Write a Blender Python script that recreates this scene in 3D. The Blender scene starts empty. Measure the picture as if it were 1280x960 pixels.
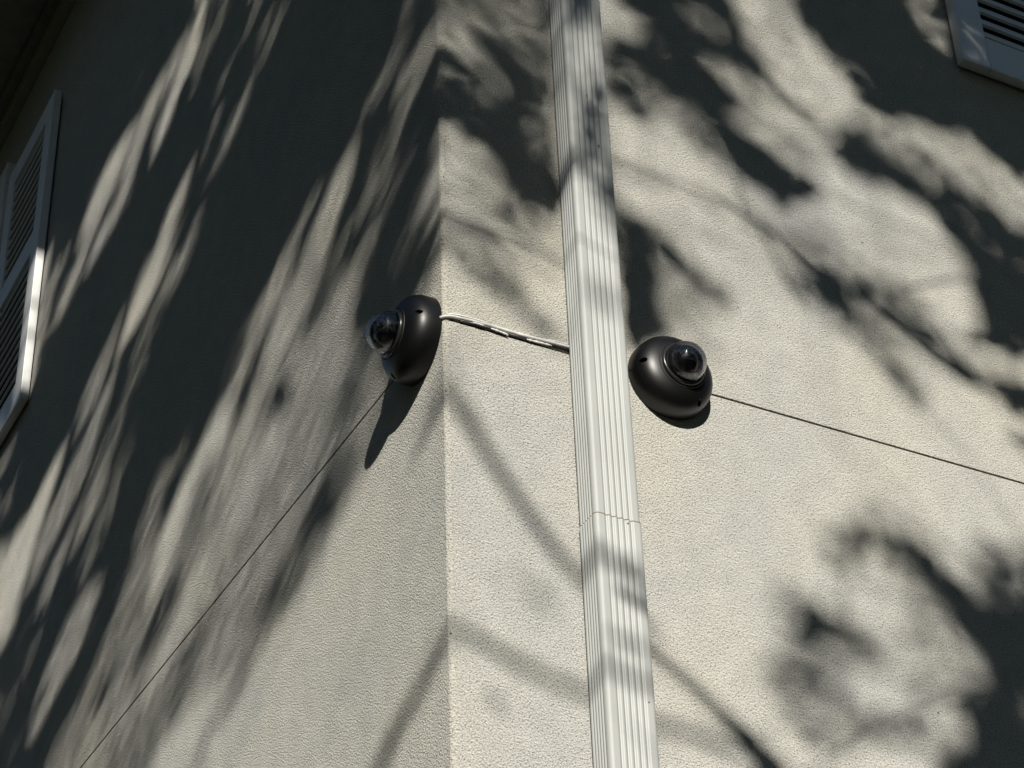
import bpy, bmesh, math, random
from mathutils import Vector, Matrix, noise

random.seed(11)
sc = bpy.context.scene
COL = sc.collection

# ------------------------------------------------------------------ camera
cam_data = bpy.data.cameras.new("camera")
cam_data.sensor_width = 36.0
cam_data.lens = 2830.0 / 1280.0 * 36.0
cam_data.clip_start = 0.05
cam_data.clip_end = 500
cam = bpy.data.objects.new("camera", cam_data)
COL.objects.link(cam)
ROT = Matrix(((0.88560, -0.24478, -0.39470), (-0.46328, -0.52607, -0.71321), (-0.03306, 0.81448, -0.57926)))
CAM_POS = Vector((-1.183, -2.333, 1.62))
ROT = ROT.to_quaternion().to_matrix()
cam.matrix_world = Matrix.Translation(CAM_POS) @ ROT.to_4x4()
sc.camera = cam

# ------------------------------------------------------------------ sky and sun
SA, SE = 0.4508, 0.50                       # towards the sun: (-SA, -1, SE)
sun_dir = Vector((-SA, -1.0, SE)).normalized()
world = bpy.data.worlds.new("World")
sc.world = world
world.use_nodes = True
wn = world.node_tree
sky = wn.nodes.new('ShaderNodeTexSky')
sky.sky_type = 'NISHITA'
sky.sun_disc = False
sky.sun_elevation = math.asin(sun_dir.z)
sky.sun_rotation = math.atan2(sun_dir.x, sun_dir.y) % (2 * math.pi)
sky.air_density = 1.35
sky.ozone_density = 2.0
sky.dust_density = 0.1
wn.links.new(sky.outputs[0], wn.nodes['Background'].inputs[0])
wn.nodes['Background'].inputs[1].default_value = 0.05
sun_data = bpy.data.lights.new("sun", 'SUN')
sun_data.energy = 5.0
sun_data.angle = math.radians(0.45)
sun_data.color = (1.0, 0.955, 0.86)
sun = bpy.data.objects.new("sun", sun_data)
COL.objects.link(sun)
sun.rotation_euler = sun_dir.to_track_quat('Z', 'Y').to_euler()
sun.location = sun_dir * 30
sc.view_settings.view_transform = 'Standard'
sc.view_settings.look = 'None'
sc.view_settings.exposure = 0.42
sc.view_settings.gamma = 1.0
sc.view_settings.use_curve_mapping = False
sc.render.engine = 'CYCLES'
sc.cycles.max_bounces = 8
sc.cycles.diffuse_bounces = 2
sc.cycles.transmission_bounces = 8

# ------------------------------------------------------------------ helpers
def empty(name, loc=(0, 0, 0), label=None, cat=None, group=None, rot=None):
    o = bpy.data.objects.new(name, None)
    COL.objects.link(o)
    o.empty_display_size = 0.05
    o.location = loc
    if rot: o.rotation_euler = rot
    return tag(o, label, cat, group)

def tag(o, label=None, cat=None, group=None, kind=None):
    if label: o["label"] = label
    if cat: o["category"] = cat
    if group: o["group"] = group
    if kind: o["kind"] = kind
    return o

def mesh_obj(name, verts, faces, mat, parent=None, smooth=False):
    me = bpy.data.meshes.new(name)
    me.from_pydata([tuple(v) for v in verts], [], faces)
    me.validate()
    return link(name, me, mat, parent, smooth)

def link(name, me, mat, parent=None, smooth=False):
    if mat and not me.materials: me.materials.append(mat)
    if smooth:
        me.polygons.foreach_set("use_smooth", [True] * len(me.polygons))
    o = bpy.data.objects.new(name, me)
    COL.objects.link(o)
    if parent: o.parent = parent
    return o

def bm_obj(name, bm, mat, parent=None, smooth=False):
    me = bpy.data.meshes.new(name)
    bmesh.ops.recalc_face_normals(bm, faces=bm.faces)
    bm.to_mesh(me); bm.free()
    return link(name, me, mat, parent, smooth)

def box_bm(lo, hi, bevel=0.0, seg=2, bm=None):
    bm = bm or bmesh.new()
    r = bmesh.ops.create_cube(bm, size=1.0)
    lo, hi = Vector(lo), Vector(hi)
    for v in r['verts']:
        v.co = Vector(((v.co.x + .5) * (hi.x - lo.x) + lo.x, (v.co.y + .5) * (hi.y - lo.y) + lo.y, (v.co.z + .5) * (hi.z - lo.z) + lo.z))
    if bevel > 0:
        es = {e for v in r['verts'] for e in v.link_edges}
        bmesh.ops.bevel(bm, geom=list(es), offset=bevel, segments=seg, affect='EDGES', profile=0.6)
    return bm

def box(name, lo, hi, mat, parent=None, bevel=0.0, seg=2):
    return bm_obj(name, box_bm(lo, hi, bevel, seg), mat, parent)

def lathe(profile, n=64):
    """profile: list of (radius, height); axis +Z. returns verts, faces"""
    vs, fs, rings = [], [], []
    for r, h in profile:
        if r < 1e-6:
            rings.append([len(vs)]); vs.append((0, 0, h))
        else:
            b = len(vs)
            for k in range(n):
                a = 2 * math.pi * k / n
                vs.append((r * math.cos(a), r * math.sin(a), h))
            rings.append(list(range(b, b + n)))
    for A, B in zip(rings[:-1], rings[1:]):
        for k in range(n):
            k2 = (k + 1) % n
            if len(A) == 1 and len(B) == 1: continue
            if len(A) == 1: fs.append((A[0], B[k], B[k2]))
            elif len(B) == 1: fs.append((A[k], B[0], A[k2]))
            else: fs.append((A[k], B[k], B[k2], A[k2]))
    return vs, fs

def tube(pts, radii, n=8, cap=True):
    """tapered tube through points"""
    vs, fs = [], []
    pts = [Vector(p) for p in pts]
    up = None
    for i, p in enumerate(pts):
        d = (pts[min(i + 1, len(pts) - 1)] - pts[max(i - 1, 0)]).normalized()
        if up is None:
            up = d.orthogonal().normalized()
        up = (up - d * up.dot(d)).normalized()
        w = d.cross(up)
        for k in range(n):
            a = 2 * math.pi * k / n
            vs.append(p + (up * math.cos(a) + w * math.sin(a)) * radii[i])
    for i in range(len(pts) - 1):
        for k in range(n):
            k2 = (k + 1) % n
            fs.append((i * n + k, i * n + k2, (i + 1) * n + k2, (i + 1) * n + k))
    if cap:
        fs.append(tuple(range(n - 1, -1, -1)))
        fs.append(tuple((len(pts) - 1) * n + k for k in range(n)))
    return vs, fs

# ------------------------------------------------------------------ materials
class NT:
    def __init__(self, name):
        self.m = bpy.data.materials.new(name)
        self.m.use_nodes = True
        self.t = self.m.node_tree
        self.b = self.t.nodes['Principled BSDF']
    def n(self, kind, **kw):
        nd = self.t.nodes.new(kind)
        for k, v in kw.items(): setattr(nd, k, v)
        return nd
    def l(self, a, b): self.t.links.new(a, b)
    def tex(self, kind, scale, vec=None, **kw):
        nd = self.n(kind)
        nd.inputs['Scale'].default_value = scale
        for k, v in kw.items():
            if k in nd.inputs: nd.inputs[k].default_value = v
            else: setattr(nd, k, v)
        if vec is not None: self.l(vec, nd.inputs['Vector'])
        return nd
    def ramp(self, src, stops):
        r = self.n('ShaderNodeValToRGB')
        el = r.color_ramp.elements
        while len(el) > 1: el.remove(el[-1])
        el[0].position, el[0].color = stops[0][0], tuple(stops[0][1]) + (1,)
        for p, c in stops[1:]:
            e = el.new(p); e.color = tuple(c) + (1,)
        self.l(src, r.inputs[0])
        return r
    def mix(self, fac, a, b, blend='MIX'):
        m = self.n('ShaderNodeMix', data_type='RGBA', blend_type=blend)
        for sock, v in ((m.inputs[0], fac), (m.inputs[6], a), (m.inputs[7], b)):
            if hasattr(v, 'is_output'): self.l(v, sock)
            else: sock.default_value = v
        return m.outputs[2]

def plain(name, col, rough=0.5, metal=0.0, spec=0.5, noise_amt=0.0, scale=20.0, bump=0.0):
    N = NT(name)
    N.b.inputs['Roughness'].default_value = rough
    N.b.inputs['Metallic'].default_value = metal
    N.b.inputs['Specular IOR Level'].default_value = spec
    co = N.n('ShaderNodeTexCoord').outputs['Object']
    t = N.tex('ShaderNodeTexNoise', scale, co, Detail=5.0)
    lo = [c * (1 - noise_amt) for c in col]; hi = [min(1, c * (1 + noise_amt)) for c in col]
    r = N.ramp(t.outputs[0], [(0.3, lo), (0.7, hi)])
    N.l(r.outputs[0], N.b.inputs['Base Color'])
    if bump:
        bp = N.n('ShaderNodeBump'); bp.inputs['Strength'].default_value = 1.0; bp.inputs['Distance'].default_value = bump
        N.l(t.outputs[0], bp.inputs['Height']); N.l(bp.outputs[0], N.b.inputs['Normal'])
    return N.m

def stucco(name, base, grain=1.0):
    N = NT(name)
    geo = N.n('ShaderNodeNewGeometry')
    pos = geo.outputs['Position']
    big = N.tex('ShaderNodeTexNoise', 2.3, pos, Detail=4.0, Roughness=0.6)
    mid = N.tex('ShaderNodeTexNoise', 24.0, pos, Detail=3.0)
    g1 = N.tex('ShaderNodeTexNoise', 380.0, pos, Detail=2.0, Roughness=0.7)
    g2 = N.tex('ShaderNodeTexVoronoi', 300.0, pos)
    c1 = N.ramp(big.outputs[0], [(0.30, (base[0] * .90, base[1] * .91, base[2] * .94)), (0.70, (base[0] * 1.06, base[1] * 1.04, base[2] * .985))])
    c2 = N.ramp(mid.outputs[0], [(0.3, (.93, .93, .93)), (0.7, (1.04, 1.04, 1.04))])
    pit = N.ramp(g1.outputs[0], [(0.31, (.26, .26, .25)), (0.43, (.94, .94, .94)), (0.64, (1.2, 1.2, 1.195))])
    col = N.mix(1.0, c1.outputs[0], c2.outputs[0], 'MULTIPLY')
    col = N.mix(1.0, col, pit.outputs[0], 'MULTIPLY')
    # sparse dark specks
    sp = N.tex('ShaderNodeTexVoronoi', 11.0, pos)
    sr = N.ramp(sp.outputs['Distance'], [(0.018, (.35, .33, .3)), (0.030, (1, 1, 1))])
    col = N.mix(1.0, col, sr.outputs[0], 'MULTIPLY')
    N.l(col, N.b.inputs['Base Color'])
    N.b.inputs['Roughness'].default_value = 0.95
    N.b.inputs['Diffuse Roughness'].default_value = 1.0
    N.b.inputs['Specular IOR Level'].default_value = 0.15
    add = N.n('ShaderNodeMath', operation='MULTIPLY_ADD')
    N.l(g2.outputs['Distance'], add.inputs[0]); add.inputs[1].default_value = -0.35
    N.l(g1.outputs[0], add.inputs[2])
    b1 = N.n('ShaderNodeBump'); b1.inputs['Strength'].default_value = 1.0; b1.inputs['Distance'].default_value = 0.0042 * grain
    add2 = N.n('ShaderNodeMath', operation='MULTIPLY_ADD')
    N.l(mid.outputs[0], add2.inputs[0]); add2.inputs[1].default_value = 0.5; N.l(add.outputs[0], add2.inputs[2])
    N.l(add2.outputs[0], b1.inputs['Height'])
    N.l(b1.outputs[0], N.b.inputs['Normal'])
    return N.m

STUCCO = (0.478, 0.472, 0.444)
M_wall = stucco("stucco", STUCCO)
M_bead = stucco("stucco_bead", (0.485, 0.475, 0.44), 0.8)
M_joint = plain("sealant_and_seam_shade", (0.15, 0.115, 0.085), 0.8, noise_amt=0.3, scale=60)
M_pipe = plain("painted_aluminium", (0.35, 0.36, 0.352), 0.5, spec=0.35, noise_amt=0.05, scale=9)
M_shut = plain("shutter_paint", (0.60, 0.605, 0.60), 0.42, noise_amt=0.05, scale=12)
M_slat_shade = plain("shutter_shade", (0.045, 0.045, 0.045), 0.9, noise_amt=0.2)
M_body = plain("black_housing", (0.0025, 0.0025, 0.003), 0.40, spec=0.42, noise_amt=0.1, scale=300, bump=0.00008)
M_hole = plain("screw_recess", (0.006, 0.006, 0.006), 0.6)
M_screw = plain("screw_steel", (0.25, 0.25, 0.25), 0.35, metal=1.0)
M_ring = plain("trim_ring", (0.02, 0.02, 0.021), 0.25, noise_amt=0.1)
M_eye = plain("camera_eye", (0.004, 0.004, 0.005), 0.24, spec=0.7)
M_lens = plain("lens_glass", (0.002, 0.002, 0.004), 0.04, spec=0.8)
M_cable = plain("cable_jacket", (0.55, 0.545, 0.53), 0.55, noise_amt=0.25, scale=70)
M_cable_shade = plain("cable_shade", (0.02, 0.019, 0.018), 0.5)
M_caulk = plain("white_sealant", (0.72, 0.71, 0.68), 0.5, noise_amt=0.1, scale=90)
M_soffit = plain("soffit_paint", (0.16, 0.15, 0.13), 0.7, noise_amt=0.15)
M_fascia = plain("fascia_paint", (0.30, 0.285, 0.25), 0.6, noise_amt=0.1)
M_roof = plain("roof_shingle", (0.07, 0.065, 0.06), 0.9, noise_amt=0.4, scale=14)
M_glass = plain("window_pane", (0.01, 0.012, 0.014), 0.05, spec=0.6)
M_bark = plain("bark", (0.10, 0.075, 0.055), 0.9, noise_amt=0.35, scale=18, bump=0.01)
M_ground = plain("lawn", (0.03, 0.045, 0.018), 0.95, noise_amt=0.4, scale=7)
M_bed = plain("mulch", (0.045, 0.036, 0.028), 0.9, noise_amt=0.12, scale=5, bump=0.002)

def dome_mat():
    N = NT("smoked_dome")
    t = N.t
    gl = N.n('ShaderNodeBsdfGlass'); gl.inputs['Color'].default_value = (0.88, 0.88, 0.90, 1); gl.inputs['Roughness'].default_value = 0.03; gl.inputs['IOR'].default_value = 1.49
    tr = N.n('ShaderNodeBsdfTransparent'); tr.inputs['Color'].default_value = (0.86, 0.86, 0.88, 1)
    mx = N.n('ShaderNodeMixShader'); mx.inputs[0].default_value = 0.75
    N.l(tr.outputs[0], mx.inputs[1]); N.l(gl.outputs[0], mx.inputs[2])
    N.l(mx.outputs[0], t.nodes['Material Output'].inputs['Surface'])
    return N.m
M_dome = dome_mat()

def leaf_mat():
    N = NT("leaf")
    rnd = N.n('ShaderNodeNewGeometry').outputs['Random Per Island']
    r = N.ramp(rnd, [(0.0, (.030, .062, .016)), (0.5, (.045, .085, .022)), (1.0, (.075, .11, .03))])
    N.l(r.outputs[0], N.b.inputs['Base Color'])
    N.b.inputs['Roughness'].default_value = 0.6
    N.b.inputs['Specular IOR Level'].default_value = 0.25
    return N.m
M_leaf = leaf_mat()

# ------------------------------------------------------------------ ground
g = mesh_obj("ground", [(-60, -60, 0), (60, -60, 0), (60, 60, 0), (-60, 60, 0)], [(0, 1, 2, 3)], M_ground)
tag(g, kind="structure")
p = mesh_obj("planting_bed", [(-1.6, -1.5, .004), (7, -1.5, .004), (7, 0.05, .004), (0.05, 0.05, .004), (0.05, 8, .004), (-1.6, 8, .004)], [(0, 1, 2, 3, 4, 5)], M_bed)
tag(p, kind="structure")

# ------------------------------------------------------------------ house
ZJ = 3.600           # height of the control joint
EAVE = 6.40
LX, LY = 6.0, 7.5    # how far the two walls run
house = empty("house", (0, 0, 0), "beige stucco house corner with two walls meeting, dappled by tree shade", "house")
gap = 0.0018
def wall_box(lo, hi): return bm_obj("wall_panel", box_bm(lo, hi, 0.0012, 2), M_wall, house)
cr = 0.0065          # corner bead radius
w = wall_box((cr, 0, 0), (LX, .10, ZJ - gap)); w["label"] = "lower stucco panel behind the downspout, below the joint"
w = wall_box((cr, 0, ZJ + gap), (LX, .10, EAVE + .05)); w["label"] = "upper stucco panel behind the downspout, above the joint"
w = wall_box((0, cr, 0), (.10, LY, ZJ - gap)); w["label"] = "lower stucco panel of the wall seen at a slant"
w = wall_box((0, cr, ZJ + gap), (.10, LY, EAVE + .05)); w["label"] = "upper stucco panel of the wall seen at a slant"
j = box("control_joint", (.012, .0030, ZJ - .01), (LX, .05, ZJ + .01), M_joint, house)
j = box("control_joint", (.0030, .012, ZJ - .01), (.05, LY, ZJ + .01), M_joint, house)
# corner bead: rounded nosing with a slightly wavering edge
vs, fs = [], []
nz, na = 320, 9
for i in range(nz + 1):
    z = (EAVE + .05) * i / nz
    wob = 0.0012 * noise.noise((0.3, 1.7, z * 7)) + 0.0007 * noise.noise((2.3, .7, z * 31))
    prof = [(.0010, cr + .004), (-.0001, cr + .0015)]
    for k in range(na):
        a = math.pi + .5 * math.pi * k / (na - 1)
        prof.append((cr + (cr + .0003 + wob) * math.cos(a), cr + (cr + .0003 + wob) * math.sin(a)))
    prof += [(.0075, -0.0003 + wob * .3), (.009, .0000), (.011, .0010)]
    vs += [(x, y, z) for x, y in prof]
npf = na + 5
for i in range(nz):
    for k in range(npf - 1):
        fs.append((i * npf + k, (i + 1) * npf + k, (i + 1) * npf + k + 1, i * npf + k + 1))
cb = mesh_obj("corner_bead", vs, fs, M_bead, house, True)
cb["label"] = "pale rounded vertical edge where the two walls meet"
# eaves and roof
OV = 0.46
def slab(name, z0, z1, o0, o1, mat):
    """L-shaped eave board running round the outer corner, from overhang o0 out to o1"""
    outl = [(-o1, -o1), (LX + .3, -o1), (LX + .3, -o0), (-o0, -o0), (-o0, LY + .3), (-o1, LY + .3)]
    v = [(x, y, z0) for x, y in outl] + [(x, y, z1) for x, y in outl]
    f = [(0, 3, 2, 1), (0, 5, 4, 3), (6, 7, 8, 9), (6, 9, 10, 11)] + [(k, (k + 1) % 6, (k + 1) % 6 + 6, k + 6) for k in range(6)]
    bm = bmesh.new(); me = bpy.data.meshes.new("t"); me.from_pydata(v, [], f); bm.from_mesh(me); bpy.data.meshes.remove(me)
    return bm_obj(name, bm, mat, house)
slab("soffit", EAVE, EAVE + .02, -.05, OV, M_soffit)
slab("fascia", EAVE - .03, EAVE + .18, OV + .001, OV + .022, M_fascia)
slab("frieze_board", EAVE - .10, EAVE - .003, .0015, .024, M_fascia)
slab("bed_moulding", EAVE - .035, EAVE - .004, .025, .055, M_soffit)
rv = [(-OV - .08, -OV - .08, EAVE + .20), (LX + .4, -OV - .08, EAVE + .20), (LX + .4, LY + .4, EAVE + .20), (-OV - .08, LY + .4, EAVE + .20), (LX * .5, 3.2, EAVE + 2.2), (LX * .5, LY - 2.6, EAVE + 2.2)]
mesh_obj("roof", rv, [(0, 3, 2, 1), (0, 1, 4), (1, 2, 5, 4), (2, 3, 5), (3, 0, 4, 5)], M_roof, house)
# back walls so that the house is a closed block
box("back_wall", (.11, LY - .1, 0), (LX, LY, EAVE), M_wall, house)
box("back_wall", (LX - .1, .11, 0), (LX, LY - .11, EAVE), M_wall, house)
# window beside the left shutter, mostly out of the picture
win = bpy.data.objects.new("window", None); COL.objects.link(win); win.parent = house
YW0, YW1, ZW0, ZW1 = 2.76, 3.70, 4.95, 6.06
for nm, lo, hi in (("casing", (-.028, YW0, ZW1 - .08), (-.001, YW1, ZW1)), ("casing", (-.028, YW0, ZW0), (-.001, YW1, ZW0 + .08)),
                   ("casing", (-.028, YW0, ZW0 + .081), (-.001, YW0 + .08, ZW1 - .081)), ("casing", (-.028, YW1 - .08, ZW0 + .081), (-.001, YW1, ZW1 - .081)),
                   ("sash_bar", (-.016, YW0 + .081, 5.48), (-.001, YW1 - .081, 5.53))):
    box(nm, lo, hi, M_shut, win, .003)
box("pane", (-.006, YW0 + .081, ZW0 + .081), (-.001, YW1 - .081, 5.479), M_glass, win)
box("pane", (-.006, YW0 + .081, 5.531), (-.001, YW1 - .081, ZW1 - .081), M_glass, win)

# ------------------------------------------------------------------ louvred shutters
def shutter(name, label, origin, rotz, Wd, Ht, grp, nmid=True):
    """local frame: x along the wall, -y out of the wall, z up; origin at the lower near corner"""
    t = empty(name, origin, label, "shutter", grp, (0, 0, rotz))
    th, st, bt, so = .022, .064, .082, .006           # thickness, stile, bottom rail, stand-off
    f0, f1 = -so - th, -so
    box("stile", (0, f0, 0), (st, f1, Ht), M_shut, t, .0022)
    box("stile", (Wd - st, f0, 0), (Wd, f1, Ht), M_shut, t, .0022)
    rails = [(0, bt), (Ht * .49, Ht * .49 + .075), (Ht - .07, Ht)]
    for z0, z1 in rails:
        box("rail", (st + .0004, f0 + .0006, z0 + .0003), (Wd - st - .0004, f1, z1 - .0003), M_shut, t, .0018)
    box("slat_shade_panel", (st * .5, f1 - .004, bt * .5), (Wd - st * .5, f1 - .0005, Ht - .04), M_slat_shade, t)  # dark sheet added as the shade behind the slats
    bm = box_bm((st - .003, -.0035, -.0145), (Wd - st + .003, .0035, .0145), .002, 2)
    me = bpy.data.meshes.new("slat"); bmesh.ops.recalc_face_normals(bm, faces=bm.faces)
    bmesh.ops.rotate(bm, verts=bm.verts, cent=(0, 0, 0), matrix=Matrix.Rotation(math.radians(-21), 3, 'X'))
    bm.to_mesh(me); bm.free(); me.materials.append(M_shut)
    for (a0, a1) in ((rails[0][1], rails[1][0]), (rails[1][1], rails[2][0])):
        n = int((a1 - a0) / .0335)
        for k in range(n):
            o = bpy.data.objects.new("slat", me); COL.objects.link(o); o.parent = t
            o.location = (0, (f0 + f1) / 2 - .001, a0 + (a1 - a0) * (k + .5) / n)
            o.rotation_euler = (math.radians(random.uniform(-1.2, 1.2)), 0, 0)
    return t
shutter("louvred_shutter", "white louvred shutter on the slanting wall at the left edge, mostly in deep shade",
        (0, 2.712, 4.918), -math.pi / 2, .412, 1.045, "louvred shutters")
shutter("louvred_shutter", "white louvred shutter bottom corner at the upper right, in shade",
        (1.086, 0, 4.537), 0, .412, 1.13, "louvred shutters")

# ------------------------------------------------------------------ downspout
def pipe_profile(wd, dp, grow=0.0):
    """open-corrugated 2x3 inch downspout section, counter-clockwise, centred in x, back at y=0"""
    pts = []
    hw, r = wd / 2 + grow, .007
    d = dp + grow
    def ribs(x0, x1, n, depth, out):
        """points along one face: flat margin, then n rounded channels; returns (s, inset)"""
        L = x1 - x0; o = [(x0, 0.0)]
        m = L * out
        c = (L - 2 * m) / n
        for k in range(n):
            b = x0 + m + k * c
            for q in range(9):
                s = q / 8
                o.append((b + c * s, depth * (0.5 - 0.5 * math.cos(2 * math.pi * s)) ** 1.6))
        o.append((x1, 0.0))
        return o
    front = ribs(-hw + r, hw - r, 5, .0026, .10)
    side = ribs(.004, d - r, 5, .0020, .04)
    for s, i in front: pts.append((s, -d + i))
    for k in range(1, 6):
        a = -math.pi / 2 + math.pi / 2 * k / 6
        pts.append((hw - r + r * math.cos(a), -d + r + r * math.sin(a)))
    for s, i in reversed(side): pts.append((hw - i, -s))
    pts += [(hw - .004, 0), (-hw + .004, 0)]
    for s, i in side: pts.append((-hw + i, -s))
    for k in range(1, 6):
        a = math.pi + math.pi / 2 * k / 6
        pts.append((-hw + r + r * math.cos(a), -d + r + r * math.sin(a)))
    return pts
def extrude(name, prof, zs, mat, parent, cap=True):
    n = len(prof); vs, fs = [], []
    for z, dx, dy in zs:
        vs += [(x + dx, y + dy, z) for x, y in prof]
    for i in range(len(zs) - 1):
        for k in range(n):
            k2 = (k + 1) % n
            fs.append((i * n + k, i * n + k2, (i + 1) * n + k2, (i + 1) * n + k))
    if cap:
        fs.append(tuple(range(n - 1, -1, -1))); fs.append(tuple((len(zs) - 1) * n + k for k in range(n)))
    return mesh_obj(name, vs, fs, mat, parent)
SEAM = 3.292
ds = empty("downspout", (.2405, -.004, 0), "white ribbed metal downspout running up the wall between the two cameras", "downspout")
wz = lambda z: (z, .0006 * math.sin(z * 2.1), 0)
up_p = extrude("pipe_section", pipe_profile(.0745, .0478), [wz(SEAM - .05), wz(SEAM + 1.0), wz(SEAM + 2.0), wz(EAVE - .08)], M_pipe, ds)
up_p["label"] = "upper downspout length slipped into the lower one"
lo_p = extrude("pipe_section", pipe_profile(.0745, .0478, .0011), [wz(.12), wz(1.2), wz(2.4), wz(SEAM - .0005)], M_pipe, ds)
lo_p["label"] = "lower downspout length with a thin seam at its top"
sg = extrude("seam_shade", pipe_profile(.0745, .0478, .0006), [wz(SEAM), wz(SEAM + .0016)], M_joint, ds)  # dark ring: the shade of the seam's gap put into colour
for zz in (1.3, 5.7):
    box("strap", (-.062, -.0535, zz), (.062, .0035, zz + .028), M_pipe, ds, .002)
elb = [(-.0, -.030, .16), (0, -.035, .08), (0, -.10, .03), (0, -.22, .03)]
v_, f_ = tube(elb, [.036] * 4, 10); mesh_obj("elbow", v_, f_, M_pipe, ds, True)
for zz, xx in ((3.985, .012), (3.01, .026), (4.085, -.004), (3.286, .014)):
    v_, f_ = lathe([(0, .0012), (.0014, .001), (.0016, 0)], 10)
    s_ = mesh_obj("rivet", v_, f_, M_screw, ds, True); s_.location = (xx, -.0482, zz); s_.rotation_euler = (math.pi / 2, 0, 0)

# ------------------------------------------------------------------ dome security cameras
RB, HB, PP, QQ = .0677, .0515, 3.6, 2.45
TB, RD = .0565, .0321
def dome_camera(label, origin, M3, lens_dir, holes):
    """local +Z points straight out of the wall"""
    t = empty("security_camera", origin, label, "camera", "black dome cameras")
    t.rotation_euler = M3.to_euler()
    prof = [(0, 0), (RB * .985, 0), (RB, .0012)]
    N = 44
    for k in range(1, N + 1):
        s = math.sin(math.pi / 2 * k / N)
        h = .0012 + (HB - .0012) * s
        prof.append((max(RB * max(1 - s ** PP, 0) ** (1 / QQ), 0), h))
    prof[-1] = (0, HB)
    v, f = lathe(prof, 96)
    body = mesh_obj("housing", v, f, M_body, t, True)
    cutters = []
    for ang in holes:
        a = math.radians(ang)
        v, f = lathe([(0, .020), (.0042, .020), (.0042, .06), (0, .06)], 24)
        c = mesh_obj("cut", v, f, None); c.matrix_world = Matrix.Translation((.0600 * math.cos(a), .0600 * math.sin(a), 0))
        cutters.append(c)
    # join the cutters into one boolean operand
    bm = bmesh.new()
    for c in cutters:
        m2 = c.data.copy(); m2.transform(c.matrix_world); bm.from_mesh(m2); bpy.data.meshes.remove(m2)
        bpy.data.objects.remove(c)
    cm = bpy.data.meshes.new("cut"); bmesh.ops.recalc_face_normals(bm, faces=bm.faces); bm.to_mesh(cm); bm.free()
    co = bpy.data.objects.new("cut", cm); COL.objects.link(co)
    # boolean is evaluated with the housing at the origin
    tmp = bpy.data.objects.new("tmp", body.data); COL.objects.link(tmp)
    b = tmp.modifiers.new("b", 'BOOLEAN'); b.object = co; b.operation = 'DIFFERENCE'; b.solver = 'EXACT'
    dg = bpy.context.evaluated_depsgraph_get(); dg.update()
    nm = bpy.data.meshes.new_from_object(tmp.evaluated_get(dg))
    bpy.data.objects.remove(tmp); bpy.data.objects.remove(co)
    body.data = nm
    nm.polygons.foreach_set("use_smooth", [True] * len(nm.polygons))
    if hasattr(nm, "set_sharp_from_angle"): nm.set_sharp_from_angle(angle=math.radians(38))
    for ang in holes:
        a = math.radians(ang)
        v, f = lathe([(0, .0225), (.0022, .0225), (.0030, .0215), (.0030, .0205), (0, .0205)], 16)
        s = mesh_obj("screw", v, f, M_hole, t, True); s.location = (.0600 * math.cos(a), .0600 * math.sin(a), 0)
    # trim ring the dome sits in
    rp = []
    for k in range(25):
        a = 2 * math.pi * k / 24
        rp.append((.0338 + .0030 * math.cos(a), HB - .0015 + .0036 * math.sin(a)))
    v, f = lathe(rp, 72)
    mesh_obj("trim_ring", v, f, M_ring, t, True)
    rp = []
    for k in range(17):
        a = 2 * math.pi * k / 16
        rp.append((.0392 + .0011 * math.cos(a), HB - .0042 + .0013 * math.sin(a)))
    v, f = lathe(rp, 72)
    mesh_obj("groove_ring", v, f, M_hole, t, True)
    # glass dome shell
    outer, inner = [], []
    lim = math.radians(126)
    for k in range(37):
        a = lim * k / 36
        outer.append((RD * math.sin(a), TB + RD * math.cos(a)))
        inner.append(((RD - .0024) * math.sin(a), TB + (RD - .0024) * math.cos(a)))
    outer[0] = (0, outer[0][1]); inner[0] = (0, inner[0][1])
    v, f = lathe(outer + inner[::-1], 72)
    dome = mesh_obj("dome_cover", v, f, M_dome, t, True)
    # eye inside
    eye = bpy.data.objects.new("camera_eye", None); COL.objects.link(eye); eye.parent = t
    eye.location = (0, 0, TB - .0015)
    ld = (M3.transposed() @ Vector(lens_dir)).normalized()
    eye.rotation_euler = ld.to_track_quat('Z', 'Y').to_euler()
    pr = [(0, -.0268)]
    for k in range(1, 20):
        a = math.pi - math.radians(150) * k / 19
        pr.append((.0268 * math.sin(a), .0268 * math.cos(a)))
    zt = .0268 * math.cos(math.radians(30))
    pr += [(.0108, zt), (.0104, zt + .0012), (.0092, zt + .0012), (.0080, zt + .0005), (.0068, zt + .0005), (.0064, zt - .001)]
    v, f = lathe(pr, 48)
    ball = mesh_obj("eyeball", v, f, M_eye, t, True); ball.location = eye.location; ball.rotation_euler = eye.rotation_euler
    if hasattr(ball.data, "set_sharp_from_angle"): ball.data.set_sharp_from_angle(angle=math.radians(30))
    v, f = lathe([(0, zt + .0012), (.003, zt + .0009), (.0066, zt - .0012), (0, zt - .0014)], 32)
    ln = mesh_obj("lens", v, f, M_lens, t, True); ln.location = eye.location; ln.rotation_euler = eye.rotation_euler
    for rr in (.0195, .0225):
        zz = math.sqrt(.0268 ** 2 - rr ** 2)
        v, f = lathe([(rr + .0005 * math.cos(2 * math.pi * k / 8), zz + .0005 * math.sin(2 * math.pi * k / 8)) for k in range(9)], 40)
        gr = mesh_obj("eye_ring", v, f, M_ring, t, True); gr.location = eye.location; gr.rotation_euler = eye.rotation_euler
    bpy.data.objects.remove(eye)
    return t
M_right = Matrix(((1, 0, 0), (0, 0, -1), (0, 1, 0)))          # columns: local x -> +X, local y -> +Z, local z -> -Y
M_left = Matrix(((0, 0, -1), (-1, 0, 0), (0, 1, 0)))           # local x -> -Y, local y -> +Z, local z -> -X
p_r = Vector((.3744, -.0003, 3.598)); p_l = Vector((-.0003, .0717, 3.604))
to_cam = (CAM_POS - p_r).normalized()
ld = to_cam * .9 + ROT.col[0] * .34 - ROT.col[1] * .10
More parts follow.
